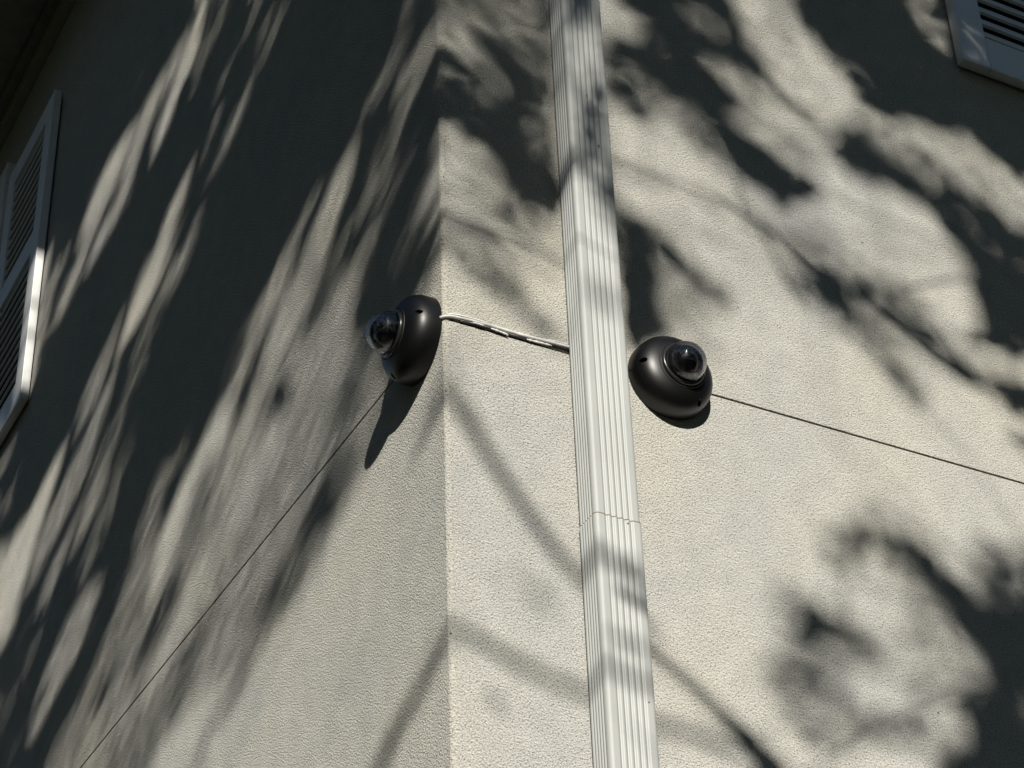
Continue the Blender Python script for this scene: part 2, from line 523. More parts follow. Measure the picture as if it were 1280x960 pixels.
dome_camera("black dome security camera on the right of the downspout, its lens facing out", p_r, M_right, ld, (180, -57, 62))
dome_camera("black dome security camera at the house corner, its clear dome pointing left", p_l, M_left, (-.85, -.15, -.5), (3, 123, -117))

# ------------------------------------------------------------------ cable along the joint
cb = empty("cable", (0, 0, ZJ), "grey cable with white sealant blobs running from the corner camera behind the downspout", "cable")
cpts = [(-.004, .004, .0015), (.004, -.004, .002), (.020, -.0045, .0042), (.045, -.0052, .0052), (.075, -.0056, .0052), (.105, -.005, .0050), (.135, -.0046, .0056), (.165, -.0045, .0072), (.200, -.0040, .0085), (.235, -.0035, .0085)]
def catmull(P, n=5):
    P = [Vector(p) for p in P]; out = []
    for i in range(len(P) - 1):
        a, b, c, d = P[max(i - 1, 0)], P[i], P[i + 1], P[min(i + 2, len(P) - 1)]
        for k in range(n):
            t = k / n
            out.append(.5 * (2 * b + (c - a) * t + (2 * a - 5 * b + 4 * c - d) * t * t + (3 * b - a - 3 * c + d) * t ** 3))
    out.append(P[-1]); return out
cp = catmull(cpts)
v_, f_ = tube(cp, [.0026 + .0003 * noise.noise((i * .4, 0, 0)) for i in range(len(cp))], 10); mesh_obj("cable_jacket", v_, f_, M_cable, cb, True)
cp2 = [Vector((p.x, p.y * .55 - .0004, p.z - .0040 - .0006 * math.sin(p.x * 60))) for p in cp if p.x > .022]
v_, f_ = tube(cp2, [.0012] * len(cp2), 8); mesh_obj("cable_shadow_line", v_, f_, M_cable_shade, cb, True)  # black tube drawn as the joint gap's shadow below the cable
def bead(pts, r, nm="sealant"):
    c = catmull(pts, 6)
    rr = [r * (0.35 + .65 * math.sin(math.pi * (i + .5) / len(c)) ** .5) * (1 + .8 * noise.noise((i * .9, r * 900, pts[0][0] * 40))) for i in range(len(c))]
    v, f = tube(c, rr, 8); mesh_obj(nm, v, f, M_caulk, cb, True)
bead([(.0, -.0065, .0035), (.02, -.0075, .0062), (.045, -.0078, .0072), (.07, -.0078, .0070)], .0012)
bead([(.044, -.0060, .0020), (.055, -.0062, .0016), (.062, -.0060, .0014)], .0012)
bead([(.074, -.0052, .0008), (.085, -.0050, .0002), (.099, -.0046, -.0012), (.103, -.0036, -.0026)], .0014)
bead([(.134, -.0042, .0006), (.150, -.0040, .0012), (.176, -.0036, .0026)], .0014)
bead([(.168, -.0065, .0095), (.185, -.0066, .0106), (.203, -.006, .0112)], .0011)

# ------------------------------------------------------------------ shade tree behind the viewer
def uvt(u, v, t): return Vector((u - SA * t, -t, v + SE * t))
# leaves over the part of the walls in view: mm across, mm up (both on the sun plane), cm out, degrees, mm long, mm wide
LEAVES = [911,3123,597,162,104,55, -746,5590,262,104,111,69, -234,5039,262,2,115,71, 566,4378,561,20,101,57, 1270,4491,363,127,115,71,
-1076,5356,262,166,115,71, 1171,4651,399,87,111,59, 1117,4850,347,170,101,55, 1235,4540,359,16,115,69, 1139,4109,530,164,107,65,
572,4466,537,99,111,58, 816,2997,900,59,113,54, -612,4950,262,145,102,63, -560,5012,408,90,115,71, -812,4899,560,173,88,39,
-1159,6648,513,132,115,71, 1320,4589,427,120,115,71, 361,3839,624,91,70,43, 626,4112,332,29,87,51, 1142,4700,730,43,114,71,
366,3870,604,12,81,31, 633,3219,801,139,100,58, 1218,4847,280,6,115,71, 120,4173,505,6,83,51, -1007,6935,374,86,115,71,
-578,4673,411,62,75,35, 923,3216,900,43,87,37, -762,5860,388,160,115,48, -826,5069,334,85,115,52, 1023,4354,789,178,78,48,
1171,4746,409,25,115,62, -962,5653,327,67,98,61, -1065,6591,299,70,115,71, 1096,4186,444,178,73,45, 338,3699,280,67,102,57,
-649,4298,404,54,56,29, -138,4211,490,161,94,57, -766,4616,533,172,68,40, -635,5515,560,19,115,71, 1187,4057,900,72,101,43,
-922,5607,439,156,115,52, 1039,4490,280,75,115,71, 976,4390,437,32,115,67, 916,3296,523,85,93,50, -1086,5960,282,19,115,60,
-662,4598,485,146,82,46, -986,6485,262,144,115,57, 991,4757,503,87,115,71, 50,4267,512,147,68,26, -1165,5578,262,93,105,40,
928,4658,818,121,111,69, 533,4249,451,94,108,62, 1180,4169,606,6,76,32, 1307,4636,400,137,115,71, -404,5482,262,89,90,45,
-920,6908,321,69,115,70, -980,5056,262,132,96,37, -1207,7888,286,176,114,67, -687,6237,432,11,115,71, -319,5006,452,114,98,46,
1318,4797,619,178,115,69, -1182,7068,373,154,115,71, 857,4596,436,112,115,62, 111,4046,357,26,71,38, -685,5951,560,87,50,22,
648,4083,375,168,108,47, 989,4550,561,65,115,67, -1146,5907,262,123,74,44, -968,6588,262,161,115,71, -867,6629,273,71,115,71,
997,4123,450,130,101,48, 1110,4405,455,117,115,69, -612,4458,560,164,80,40, -380,5282,528,3,85,42, -871,5954,262,114,115,71,
-1109,6446,262,82,115,44, -365,4642,315,84,115,71, 402,4264,557,129,96,41, -664,6079,412,162,105,60, -221,4897,302,26,115,68,
-1282,7619,262,94,115,71, 1298,4714,499,43,115,71, 501,4328,764,136,88,39, -868,5880,262,18,115,71, -557,4095,551,82,95,48,
-274,4520,336,108,88,43, -1343,7271,341,84,115,71, 1173,3912,619,11,115,69, 126,4095,671,84,99,38, -1024,5090,262,28,92,45,
-876,5420,470,175,71,32, -1116,6221,262,109,115,61, -925,5141,262,169,73,38, 1258,4653,449,22,115,61, 890,4449,791,29,115,71,
924,4525,300,115,115,63, -828,4518,445,11,85,34, 1035,3351,468,120,93,44, 1091,4654,658,77,83,43, -104,4321,428,160,48,24,
-682,5787,262,126,104,40, -776,6267,443,49,115,71, -490,5020,262,1,115,71, 771,4575,509,82,112,62, -862,4651,499,163,100,62,
-1200,6680,321,36,115,69, -908,4802,314,137,113,60, 1206,4873,508,24,115,71, 251,4254,404,86,100,41, 1305,4369,586,113,100,56,
1017,4143,475,138,90,45, 945,4196,584,68,76,47, 1161,3987,667,32,115,71, -1054,5740,270,139,115,59, -767,4516,545,91,99,40,
1091,4748,399,5,77,37, -244,4079,550,60,59,27, -734,6286,312,171,115,71, -512,4630,446,53,67,39, -994,7049,332,155,115,71,
-1224,7561,355,47,115,71, -1321,7093,262,53,115,71, -715,5061,532,106,110,46, 283,4293,667,104,105,52, -671,4499,560,43,74,35,
-751,5141,560,165,115,44, 369,3742,766,112,115,53, -671,5654,274,30,115,70, 1107,3987,435,7,115,71, -1316,6473,271,101,76,43,
-1261,7113,293,45,115,67, 883,4637,526,32,115,71, -953,5409,514,112,106,46, 1074,3387,606,28,72,27, -218,3871,560,4,64,24,
-1209,7691,344,146,114,71, -1263,6587,435,162,115,71, 990,3202,521,14,84,34, -1132,7228,310,114,115,71, 36,4007,414,16,107,52,
-142,3747,560,99,71,27, 340,4220,568,109,74,32, -1218,6483,280,12,115,71, -1116,6433,262,84,97,58, -817,5773,262,105,115,70,
-736,4684,365,10,115,71, 500,4453,696,168,110,53, 943,4551,384,130,115,71, 398,4373,689,1,76,45, -299,4590,262,118,115,71,
1155,4446,463,4,114,71, 181,4203,561,2,90,38, -1043,7179,262,96,115,71, -147,4460,480,176,105,65, 1288,4774,449,92,115,71,
-837,5508,372,170,93,44, 1103,4570,308,148,72,32, 313,3808,743,135,105,60, 454,4502,282,18,113,62, -1221,6244,343,95,115,44,
1041,3797,609,25,87,45, 135,4325,501,139,106,50, 1041,4004,519,92,103,52, 987,3274,434,74,105,53, -1333,7443,349,64,115,71,
-342,4937,560,130,115,71, -1198,7347,343,30,115,71, -1018,5830,298,138,107,66, 622,4326,585,137,77,37, 929,3821,838,53,87,50,
951,3417,803,104,92,52, -1227,6941,355,42,115,71, -1135,6968,262,97,113,70, 825,4695,280,82,115,71, 476,3799,736,82,77,39,
-388,5047,493,53,115,66, -55,3792,269,3,115,71, -1070,5037,491,149,115,64, 733,3856,642,61,115,44, 99,4006,622,77,115,71,
-1159,5378,371,112,104,53, 293,3911,849,140,112,52, -822,5448,473,38,65,36, -1007,6212,488,97,99,48, -337,4729,262,44,115,71,
1061,4084,644,27,67,32, -1218,7160,262,44,115,71, -413,4503,479,128,67,36, -863,5209,560,124,82,38, -1198,7252,268,102,113,70,
-1139,6198,469,117,115,50, 170,4372,569,102,93,35, 872,3286,662,127,81,41, -316,4794,293,97,115,69, -838,4788,560,85,92,56,
-1252,6160,262,117,89,45, -961,5335,487,149,80,30, -1283,7678,262,135,115,71, 274,3972,581,103,86,50, 187,4088,567,100,78,43,
567,4514,659,134,61,35, -94,3816,487,160,81,37, -392,5243,325,67,105,62, 1199,4478,563,135,115,71, -1123,6425,334,105,115,45,
-168,4409,560,120,106,66, -617,4766,310,176,115,61, 1090,3244,736,13,115,70, -875,6902,267,116,115,71, 532,4204,483,94,80,42,
1047,3414,514,66,88,46, -1070,6661,452,102,115,71, 1245,4454,390,151,105,55, -68,4394,515,78,73,36, -1345,6360,275,100,105,65,
-731,6348,262,94,115,71, -914,6746,295,69,115,71, 132,3907,522,141,115,56, 879,4383,380,22,109,59, -995,6085,262,159,115,71,
-362,4521,560,108,94,48, -836,5314,360,98,53,23, -948,7195,540,49,115,71, -468,4020,550,152,83,33, -771,5750,337,34,115,71,
1096,3453,588,69,98,48, -566,5248,335,15,89,34, 1247,4192,572,105,60,28, -1018,7541,262,162,115,71, -224,4192,496,96,98,53,
-998,6115,262,149,76,47, 0,4126,305,160,105,43, 459,4250,360,56,114,61, 550,4585,748,36,115,60, -836,6399,280,91,115,71,
-483,5220,553,161,103,51, -608,4555,560,148,86,40, -1145,5263,357,162,113,66, -1245,6845,286,30,115,71, -1187,7793,262,168,115,71,
-469,5083,302,142,115,71, 1061,4643,736,179,75,39, 467,4309,536,119,115,47, 123,4069,512,71,115,51, 1092,3893,842,160,103,49,
-1085,5254,522,119,115,45, -456,4897,262,97,115,71, -369,5171,446,92,115,50, -700,4564,555,137,103,43, -631,5073,451,60,115,71,
-1079,6801,450,63,115,71, 884,3160,819,31,115,69, -676,4962,520,130,98,39, 838,3396,536,120,70,34, -1174,5627,276,123,72,32,
-285,4435,498,33,56,24, 411,4505,280,148,106,66, -664,5295,315,134,101,46, 97,3789,900,3,80,33, -681,4432,560,156,102,39,
40,4089,604,129,65,34, -766,5237,262,19,68,26, 785,3398,688,6,115,60, 1321,4890,478,87,115,71, -891,5014,316,122,115,68,
-1286,6565,262,105,115,49, -546,5461,357,30,105,60, 1049,4179,615,108,107,41, -961,7387,362,112,114,71, -573,5985,429,104,115,55,
-884,6025,534,34,112,70, -840,5664,386,8,115,71, -450,5559,560,93,103,56, 1046,3192,377,27,65,32, -56,4214,543,105,75,47,
-1042,7481,433,25,115,71, 197,4249,518,34,64,33, -593,5647,336,81,115,71, -1146,6816,284,173,115,71, 75,3716,437,82,39,23,
-900,5629,267,163,115,46, 851,4197,606,28,115,58, 382,4424,625,39,115,55, -979,5979,310,90,115,71, 749,4577,534,44,106,51,
-1013,6697,365,100,115,71, 1178,4576,280,67,115,54, -1253,7370,282,149,115,71, -1333,6827,350,76,115,71, -726,4929,312,79,87,36,
991,3115,803,74,115,63, -1240,7672,262,160,115,71, -1012,6096,262,92,115,51, -824,6260,410,128,91,44, -694,5697,532,175,115,65,
335,4152,613,28,64,34, -659,6193,262,99,115,71, -747,6037,468,178,70,29, 539,3133,620,3,89,50, -519,5224,370,40,106,51,
928,4181,699,6,115,71, -529,5559,392,41,115,71, -451,4087,464,117,59,23, 921,4227,620,34,59,36, -242,5079,305,95,115,71,
-1018,7574,312,173,115,71, -882,5134,560,73,93,39, 964,4448,352,173,115,71, -559,4368,549,176,98,37, -976,6201,264,81,53,27,
-1006,4964,335,52,88,48, -1072,7241,262,94,115,71, -1109,6480,266,87,115,49, -1129,7384,262,65,115,71, 594,3168,700,166,94,47,
96,4295,713,100,80,41, 1143,4150,877,102,115,62, -1033,5169,412,16,52,32, 1174,4700,346,16,115,71, -207,4426,560,150,101,47,
820,3844,678,175,68,27, 1062,3797,900,110,69,35, -528,4733,333,62,112,69, 1141,3794,391,43,115,71, -51,4008,280,23,100,49,
-651,5054,417,120,85,52, -203,4500,262,154,113,51, -926,4977,349,42,115,70, -433,4356,531,139,75,33, -481,4675,360,101,115,71,
-1092,5445,266,109,80,30, -1316,7587,451,161,115,71, 1167,4344,885,64,115,58, -987,6507,262,49,115,56, -1027,5211,269,103,83,32,
-972,6274,374,89,72,27, -1094,7117,448,57,115,71, 0,4310,538,36,76,46, -549,5354,514,156,56,23, 1110,4622,611,107,115,64,
1103,4117,890,75,115,63, -65,3671,342,78,81,36, -438,3956,537,146,51,24, -1131,5217,298,158,114,61, -153,4580,262,97,115,71,
-946,6037,374,31,115,62, -1062,5352,347,101,115,49, -1086,6732,451,140,115,71, -775,5397,560,69,100,38, -906,6822,266,17,115,71,
1228,4793,444,138,115,71, -328,5290,560,63,115,57, 853,4524,573,53,113,43, -1134,5483,358,83,115,71, 818,3777,886,8,88,47,
-1096,6004,262,174,115,71, -892,5282,521,84,104,57, -610,4391,541,14,75,33, 1370,4779,505,7,115,62, -842,6517,298,29,115,71,
-477,4288,560,170,79,46, -918,6181,396,140,91,53, -761,4440,502,2,71,30, -1257,7459,262,172,115,71, 1181,4321,581,9,65,34,
879,4685,735,13,115,71, -163,3866,483,121,80,40, 467,4527,789,104,115,64, 230,4375,539,174,87,33, 987,4726,575,48,102,49,
-784,4954,424,22,111,62, 555,4176,642,149,85,43, -576,5481,354,43,103,50, -680,6377,281,34,115,71, 882,3352,459,124,87,42,
-993,7326,295,84,115,71, -974,7455,333,110,115,71, -384,4741,292,91,111,69, -905,5777,426,96,115,71, 675,4330,788,86,42,18,
-958,7241,305,116,115,71, -1344,7772,262,96,115,49, -584,4241,435,161,51,27, -315,5208,544,45,64,28, -625,4670,420,97,93,47,
-485,5605,498,76,94,48, -357,5358,533,160,41,25, 877,4523,280,130,115,56, -1004,5695,327,2,112,65, 484,2926,614,37,76,32,
783,4701,479,40,102,59, -241,4990,355,143,115,71, -666,6436,438,137,115,71, -1334,7034,378,109,115,71, -501,5530,314,7,115,70,
307,4219,741,18,65,38, 979,3342,517,27,100,48, 642,3097,720,24,80,37, 80,4185,438,147,60,30, 196,4333,443,75,91,41,
-627,5879,420,160,72,30, -636,4210,560,13,103,43, -517,5750,262,61,65,33, -1137,7650,272,60,115,71, 1079,4690,395,32,109,45,
-1246,7285,368,34,115,71, -451,5401,513,14,79,41, -1257,6683,262,140,115,69, -839,6559,262,9,115,71, -1076,5931,408,156,115,71,
-913,4742,487,21,115,47, -829,4595,508,98,84,42, 640,4069,719,45,87,54, -562,5728,282,127,90,49, -197,4014,560,15,64,24,
169,4151,820,134,74,28, 1175,4122,302,118,94,57, -482,5138,467,175,108,42, 121,3885,863,9,105,43, -1326,6489,395,113,110,42,
-869,6740,354,31,115,71, 1141,4653,280,155,101,59, 1175,3964,280,33,113,43, 405,4256,789,72,106,64, 1041,4069,814,159,111,67,
-1188,6326,501,175,106,66, -565,5928,476,156,56,24, -33,3870,455,123,86,33, -229,4800,262,119,115,71, -1214,7066,280,149,115,71,
-486,4088,496,107,66,41, -35,3970,434,35,94,53, -915,6461,262,20,115,70, -390,3980,560,36,84,33, -1343,7156,262,79,115,71,
346,3677,639,31,54,33, 511,4393,588,115,93,49, 742,4534,524,83,108,42, 971,4679,724,56,108,55, -860,6932,273,142,115,71,
380,4176,613,94,78,42, 905,3247,822,23,75,41, -356,5396,560,131,95,37, -1339,7452,452,84,115,71, -700,4320,551,79,94,41,
-909,6293,471,44,115,70, 778,3909,399,56,69,35, 1028,3899,580,90,66,27, -715,5241,332,54,106,58, -469,4986,262,115,115,69,
-359,5131,262,86,75,33, -167,4247,376,67,101,55, 571,3258,728,162,90,42, -942,5189,262,96,100,62, -719,5368,322,92,67,30,
1222,4732,339,170,115,68, -487,4348,560,141,99,47, -899,5443,478,164,115,57, -1198,6189,377,109,115,65, -1275,6791,386,134,115,71,
-758,6605,382,178,115,71, -720,5451,493,26,91,46, 7,4271,530,144,88,38, -864,6359,519,105,115,71, 109,3700,657,105,101,48,
-244,4688,266,177,115,71, 858,3895,700,56,79,31, -944,5283,315,108,115,63, -1141,7539,291,163,115,71, -613,6171,262,113,115,67,
575,4083,516,68,47,29, 814,4270,613,60,95,46, 847,3726,777,26,82,47, -799,4721,264,118,100,57, -560,4161,496,77,57,31,
-1082,7398,267,57,115,71, 940,3269,660,123,115,48, 504,4099,668,99,53,29, 435,4537,323,7,115,59, -334,4216,560,0,69,31,
-1343,7558,364,80,115,71, -1255,5763,276,140,98,61, -546,4300,489,29,82,49, -1186,6019,262,120,69,32, 261,4070,843,115,99,52,
-1166,5965,438,122,67,32, -1232,5711,262,140,113,70, -503,5356,268,55,93,42, -724,5038,560,72,62,30, -674,5163,560,163,89,47,
-1021,5249,283,123,115,64, 436,3849,743,119,81,31, -1007,6754,270,164,115,71, -1100,7275,290,169,115,71, 1263,4386,399,151,115,71,
-499,5920,338,90,52,22, 785,4189,728,144,70,33, -320,4553,311,93,102,55, -993,4932,401,15,103,60, 188,4018,521,50,76,38,
947,4672,569,145,115,70, -368,4384,352,112,84,37, -121,4340,555,44,99,56, -666,4738,288,114,115,71, 836,3084,702,178,75,34,
780,3073,817,6,62,24, -1165,6088,299,106,73,39, -499,5052,340,170,115,62, -1296,7517,262,170,114,71, -1208,5464,336,126,115,71,
439,4452,411,154,115,71, -1156,7444,291,89,115,71, -669,5848,560,57,115,53, -864,5565,262,117,107,50, -1026,6555,262,10,115,53,
514,4346,492,175,97,38, -832,6818,341,110,115,71, -507,5658,365,165,77,29, -864,6996,262,158,115,71, -1011,6478,262,95,81,33,
-618,6117,369,99,115,68, 328,3875,710,90,115,71, -375,3860,301,107,43,24, 802,2997,503,8,91,34, -555,3981,491,95,94,45,
-78,3725,514,74,90,49, 125,4241,787,127,79,31, -896,4930,468,22,105,53, -841,4940,421,53,66,25, 1087,4813,323,123,81,50,
-328,3841,560,73,73,45, -1060,7031,262,114,115,71, 478,4228,809,157,115,68, -327,4601,346,179,115,71, -1132,6881,347,4,115,71,
-672,4840,264,47,115,71, -1006,7245,350,92,115,70, -972,7114,262,135,115,71, 437,4300,704,15,111,67, -760,6628,370,145,115,71,
-1322,7240,383,48,115,71, 688,3938,823,132,89,46, 9,3766,730,11,107,47, -861,4856,418,148,65,37, -495,5777,486,47,67,35,
821,3353,675,21,70,32, -107,4165,420,113,45,28, -288,4943,273,58,115,71, 606,4363,588,71,95,51, -1300,6264,324,123,84,44,
-1342,6913,262,85,115,70, 420,4358,728,87,98,52, -1062,5162,392,111,115,63, -1123,7333,262,57,115,71, 186,3880,652,88,72,34,
-895,4706,346,3,115,65, -605,4130,560,91,70,32, -1099,6258,262,76,64,35, -761,6177,262,126,85,32, -1339,7861,304,77,115,71,
-798,5183,443,134,79,40, -1047,5354,262,137,115,45, 1200,4398,380,121,115,69, -377,5160,560,98,46,29, -745,6143,281,119,64,26,
-204,3707,559,144,46,28, 1091,4395,840,132,96,46, -538,5170,505,168,53,31, 171,4272,523,179,59,23, -569,6033,339,95,115,61,
915,4346,531,9,65,40, -1276,6599,346,135,115,71, 1282,4197,315,11,95,52, -1139,7181,286,5,115,71, -203,3819,535,29,74,28,
-179,4623,286,33,115,71, -7,4364,329,69,84,46, -521,4540,550,9,115,51, 1353,4533,280,82,108,67, -892,5102,352,115,89,49,
-1154,7291,293,158,115,71, -98,4421,262,81,100,62, -146,4648,393,158,115,71, 914,3182,596,95,115,44, -472,4851,274,162,115,71,
-937,5726,292,0,115,71, -897,4810,536,121,81,43, -1195,7634,262,148,115,71, -677,4803,502,80,109,44, -774,5323,560,66,75,42,
-408,3907,424,159,36,20, -1022,5901,434,45,99,39, -1338,6762,262,102,115,70, -1063,6067,306,134,115,57, -46,4170,560,47,59,25,
-480,5836,321,20,105,40, -174,3709,560,118,115,51, -1109,6147,262,93,101,62, -267,4795,413,115,115,71, -272,4151,330,66,52,24,
-713,5768,349,17,111,69, -1281,7319,313,84,115,71, -304,5138,535,168,115,51, -267,3975,459,86,48,23, -966,5300,463,167,113,63,
-265,3890,471,167,50,21, 1265,4104,496,113,85,36, -592,6030,325,78,115,69, -1199,6040,262,109,89,37, 92,3985,346,101,101,55,
-60,4492,467,91,115,53, -636,6006,423,145,72,39, 1068,4040,834,65,114,66, -586,4496,547,126,73,45, -100,3987,438,167,115,53,
-25,4420,499,106,108,41, -1160,6766,323,53,115,71, -925,4875,447,14,115,58, -923,6009,533,7,115,71, 560,4125,569,179,90,46,
-1040,6813,290,57,115,71, -999,6489,262,59,97,56, -504,4252,472,144,67,31, -918,6422,262,74,115,62, -1257,6515,378,82,99,61,
-1020,6152,262,113,64,36, 937,3320,696,62,115,67, -273,4760,304,1,115,71, 1064,3298,634,83,115,45, -1104,6009,262,65,108,67,
704,4106,584,96,68,35, -286,4390,560,151,65,41, -973,6655,262,93,115,71, -1173,7184,319,71,115,67, -808,5855,283,91,115,69,
943,3206,844,130,89,54, -763,6335,361,126,115,71, -985,4835,354,100,82,44, 737,4264,786,35,67,29, -1188,5429,320,115,115,71,
-669,5746,262,85,106,42, 1406,4893,525,82,115,71, -1028,5791,416,131,115,53, -182,3947,560,114,58,34, -829,5442,379,131,88,51,
-359,5494,509,132,106,42, 554,3071,621,163,79,32, -1188,7380,376,25,115,71, -143,4746,262,85,115,71, -1102,7039,262,116,115,71,
1127,3902,522,13,115,61, -711,6253,468,166,115,71, 644,3382,733,176,49,22, -1112,6413,262,81,88,46, 999,3395,708,70,72,42,
-1181,6004,262,110,84,46, 1086,4378,830,106,115,44, 1282,4739,799,51,115,71, -954,6966,262,150,115,71, -1293,6637,264,91,115,71,
-805,6670,304,14,115,71, 1199,3807,819,56,115,52, 950,4711,328,177,115,51, 24,4052,385,0,63,35, 115,4153,790,176,113,55,
-389,5551,532,101,101,39, -754,5713,262,27,115,71, -693,4255,512,32,34,14, -996,5198,293,121,102,60, 586,4405,352,65,68,30,
-600,5102,554,151,115,58, -1003,6291,551,12,80,50, -470,4634,324,49,115,52, -187,4777,296,119,115,71, -1059,6554,262,180,98,49,
-109,4299,467,31,92,48, -633,6296,442,2,112,70, -1313,7390,400,33,115,71, -419,4097,560,90,53,27, -754,5978,509,48,65,29,
-513,4785,451,26,115,71, -274,4981,268,125,115,71, -85,4266,478,132,66,29, -106,3901,396,134,115,60, -621,5260,420,138,87,35,
328,3724,280,88,86,41, -1128,5504,291,101,111,53, -739,5842,444,29,87,37, -1332,6692,331,119,115,70, -1286,7062,262,155,115,71,
35,4358,424,53,68,32, 279,4397,280,154,50,24, -712,5293,472,125,108,62, -1259,6316,436,135,100,54, -341,3939,322,175,52,20,
-1112,5271,266,108,112,43, -876,5479,456,134,100,38, -1054,7671,363,99,113,70, -809,6624,262,125,115,71, -788,5643,397,36,115,67,
132,3661,755,19,56,29, -701,4380,498,129,54,34, 1023,4699,520,76,70,27, 500,4571,717,44,97,39, 608,4140,398,166,93,48,
1030,4196,703,78,96,60, -210,4141,560,118,56,28, -236,4489,455,146,68,42, -560,5295,500,24,102,50, 577,4242,706,79,92,44,
-287,4040,549,161,50,27, -649,5880,455,72,85,47, -966,6180,313,123,77,29, -1300,6427,262,113,115,58, -105,4259,416,26,115,71,
-167,4166,483,30,81,50, 983,3860,765,21,73,34, 385,4305,736,171,105,48, -438,5675,507,42,86,53, -556,4884,502,127,115,71,
1400,4960,586,89,115,71, -238,4601,262,23,115,71, -877,6082,560,160,59,36, -1146,6580,440,48,115,71, 374,4264,573,153,113,49,
-313,4870,368,62,115,69, 1131,4508,350,2,115,69, -1256,7013,310,60,115,71, -1260,5802,262,93,105,51, -975,4791,429,113,101,43,
-652,5488,499,94,115,44, 1165,4016,440,8,115,71, -988,6129,347,144,91,47, -1184,5627,262,124,99,52, -523,5441,546,82,115,68,
-957,7147,414,76,115,71, -1139,6060,288,118,104,60, 688,3216,512,160,62,39, -690,5859,328,81,89,34, 1068,4785,538,121,69,30,
-850,5960,395,109,106,41, -502,5713,387,98,94,45, 886,3863,520,174,103,39, -1342,7506,350,77,115,71, -896,5376,376,132,64,28,
-1189,6764,262,69,115,71, 781,4209,769,112,93,52, 1035,3165,809,166,94,38, 243,4175,499,88,43,16, -1342,7128,292,78,115,70,
860,3155,477,93,68,26, -24,3929,560,122,77,30, -844,5382,539,110,71,34, 983,4375,806,41,89,55, -273,3732,417,76,66,30,
-299,3930,560,100,64,26, -1070,5745,405,79,53,33, -778,5573,560,64,107,45, -109,3859,262,92,69,37, 819,4421,715,90,69,35,
1096,4540,390,110,86,43, -798,6814,367,84,115,71, -981,5348,294,91,93,47, -247,3802,544,98,72,44, -1111,7515,418,60,115,70,
-124,4708,262,114,115,71, -733,4790,458,143,41,17, -477,4937,310,113,115,71, 1142,3707,532,31,71,38, -1169,6482,262,65,115,71,
-1336,7822,496,94,113,70, -1092,5818,334,124,96,60, 1017,4785,500,177,66,26, 1099,3754,343,171,49,23, -843,4714,418,154,111,69,
-338,4962,312,6,115,59, -1151,5539,267,109,115,70, 480,3799,702,75,52,21, -757,5539,526,150,115,67, -970,7074,279,123,115,71,
-132,4125,408,7,94,58, 869,3094,710,130,98,56, 474,4359,433,94,111,59, 133,3861,788,78,82,40, -454,4044,540,151,82,34,
264,3654,702,164,66,35, 809,3892,728,43,102,45, -1121,6180,262,119,115,69, 978,3031,682,139,115,71, 1370,4683,280,105,115,71,
-618,5160,467,160,67,28, 1136,4811,503,49,115,71, 781,3152,707,57,65,32, 1059,4727,827,166,51,20, -423,4539,534,31,107,58,
694,3406,521,67,89,42, 351,4451,495,95,83,43, 127,4399,788,125,106,53, -202,4339,560,57,67,25, -576,5668,334,103,115,64,
-509,4036,560,102,78,30, -66,4120,447,153,77,34, 178,3988,599,43,52,24, 356,4505,673,4,63,29, 868,4743,496,35,115,71,
-351,4911,363,12,115,70, -561,6017,262,96,73,40, 1000,4477,483,97,115,69, -808,6046,365,5,70,43, 678,4443,890,33,49,23,
1254,4384,805,106,115,44, -529,4674,262,132,76,45, 560,4572,522,52,99,60, -788,5009,484,172,115,44, -283,5204,460,110,115,71,
693,3077,612,1,83,36, -1150,7792,369,87,115,71, -799,6517,322,83,115,71, -89,3906,397,79,91,47, -1139,7017,262,55,115,71,
-417,3790,473,20,49,25, -317,4679,262,5,115,71, 1013,3015,413,80,115,66, -970,7364,372,152,115,71, 1216,4675,297,54,111,69,
-1143,7495,283,10,115,71, -198,4578,296,146,115,71, -423,4779,358,3,115,71, -1242,7201,333,19,115,71, 657,3885,746,132,80,49,
-772,4766,560,111,80,45, 1338,4841,632,83,115,71, -638,5229,474,28,89,34, 920,4744,304,21,115,71, 997,3438,744,14,88,50,
-757,4338,500,44,74,45, 1066,4239,858,47,82,31, -338,4346,560,81,70,39, -949,7303,300,155,114,70, -784,4462,357,42,55,22,
-597,5569,262,112,115,71, 60,4145,820,130,79,46, 588,3118,574,61,78,36, -1154,5356,317,118,115,62, -564,5497,560,57,115,71,
-509,4146,503,161,51,20, -1033,5701,466,136,78,48, -966,4999,355,97,115,66, 1215,4337,732,103,91,45, -1048,6573,262,38,100,62,
-1257,7860,294,138,115,71, -308,4485,560,65,79,31, -629,6336,262,120,115,70, -1049,5338,262,110,115,71, -660,4666,331,43,66,35,
1211,4167,864,101,83,36, 1148,4119,867,138,89,41, -1280,6220,262,121,78,30, 836,4450,827,179,100,62, -1112,5140,500,80,115,61,
-1303,6752,434,161,115,71, 1155,4585,420,15,81,34, 1098,3361,732,76,115,71, -799,5257,532,161,86,37, -1363,6631,432,93,102,61,
1278,4613,756,43,115,71, -1116,7149,300,62,115,71, -559,5622,412,80,115,48, -454,4406,508,126,69,41, 210,4416,724,15,75,41,
-626,4182,455,116,68,40, 149,4065,522,105,74,42, -992,6028,346,34,115,68, 1120,4747,324,20,115,71, 717,4265,805,7,55,33,
-331,4063,560,5,53,31, -119,3680,560,44,41,24, 531,4489,473,177,104,64, 839,4541,642,96,115,71, 685,3989,625,162,54,24,
-718,6111,331,126,115,46, -1239,6132,262,99,76,46, 175,3766,890,84,43,21, -1234,5768,262,98,44,23, 796,4485,821,13,115,55,
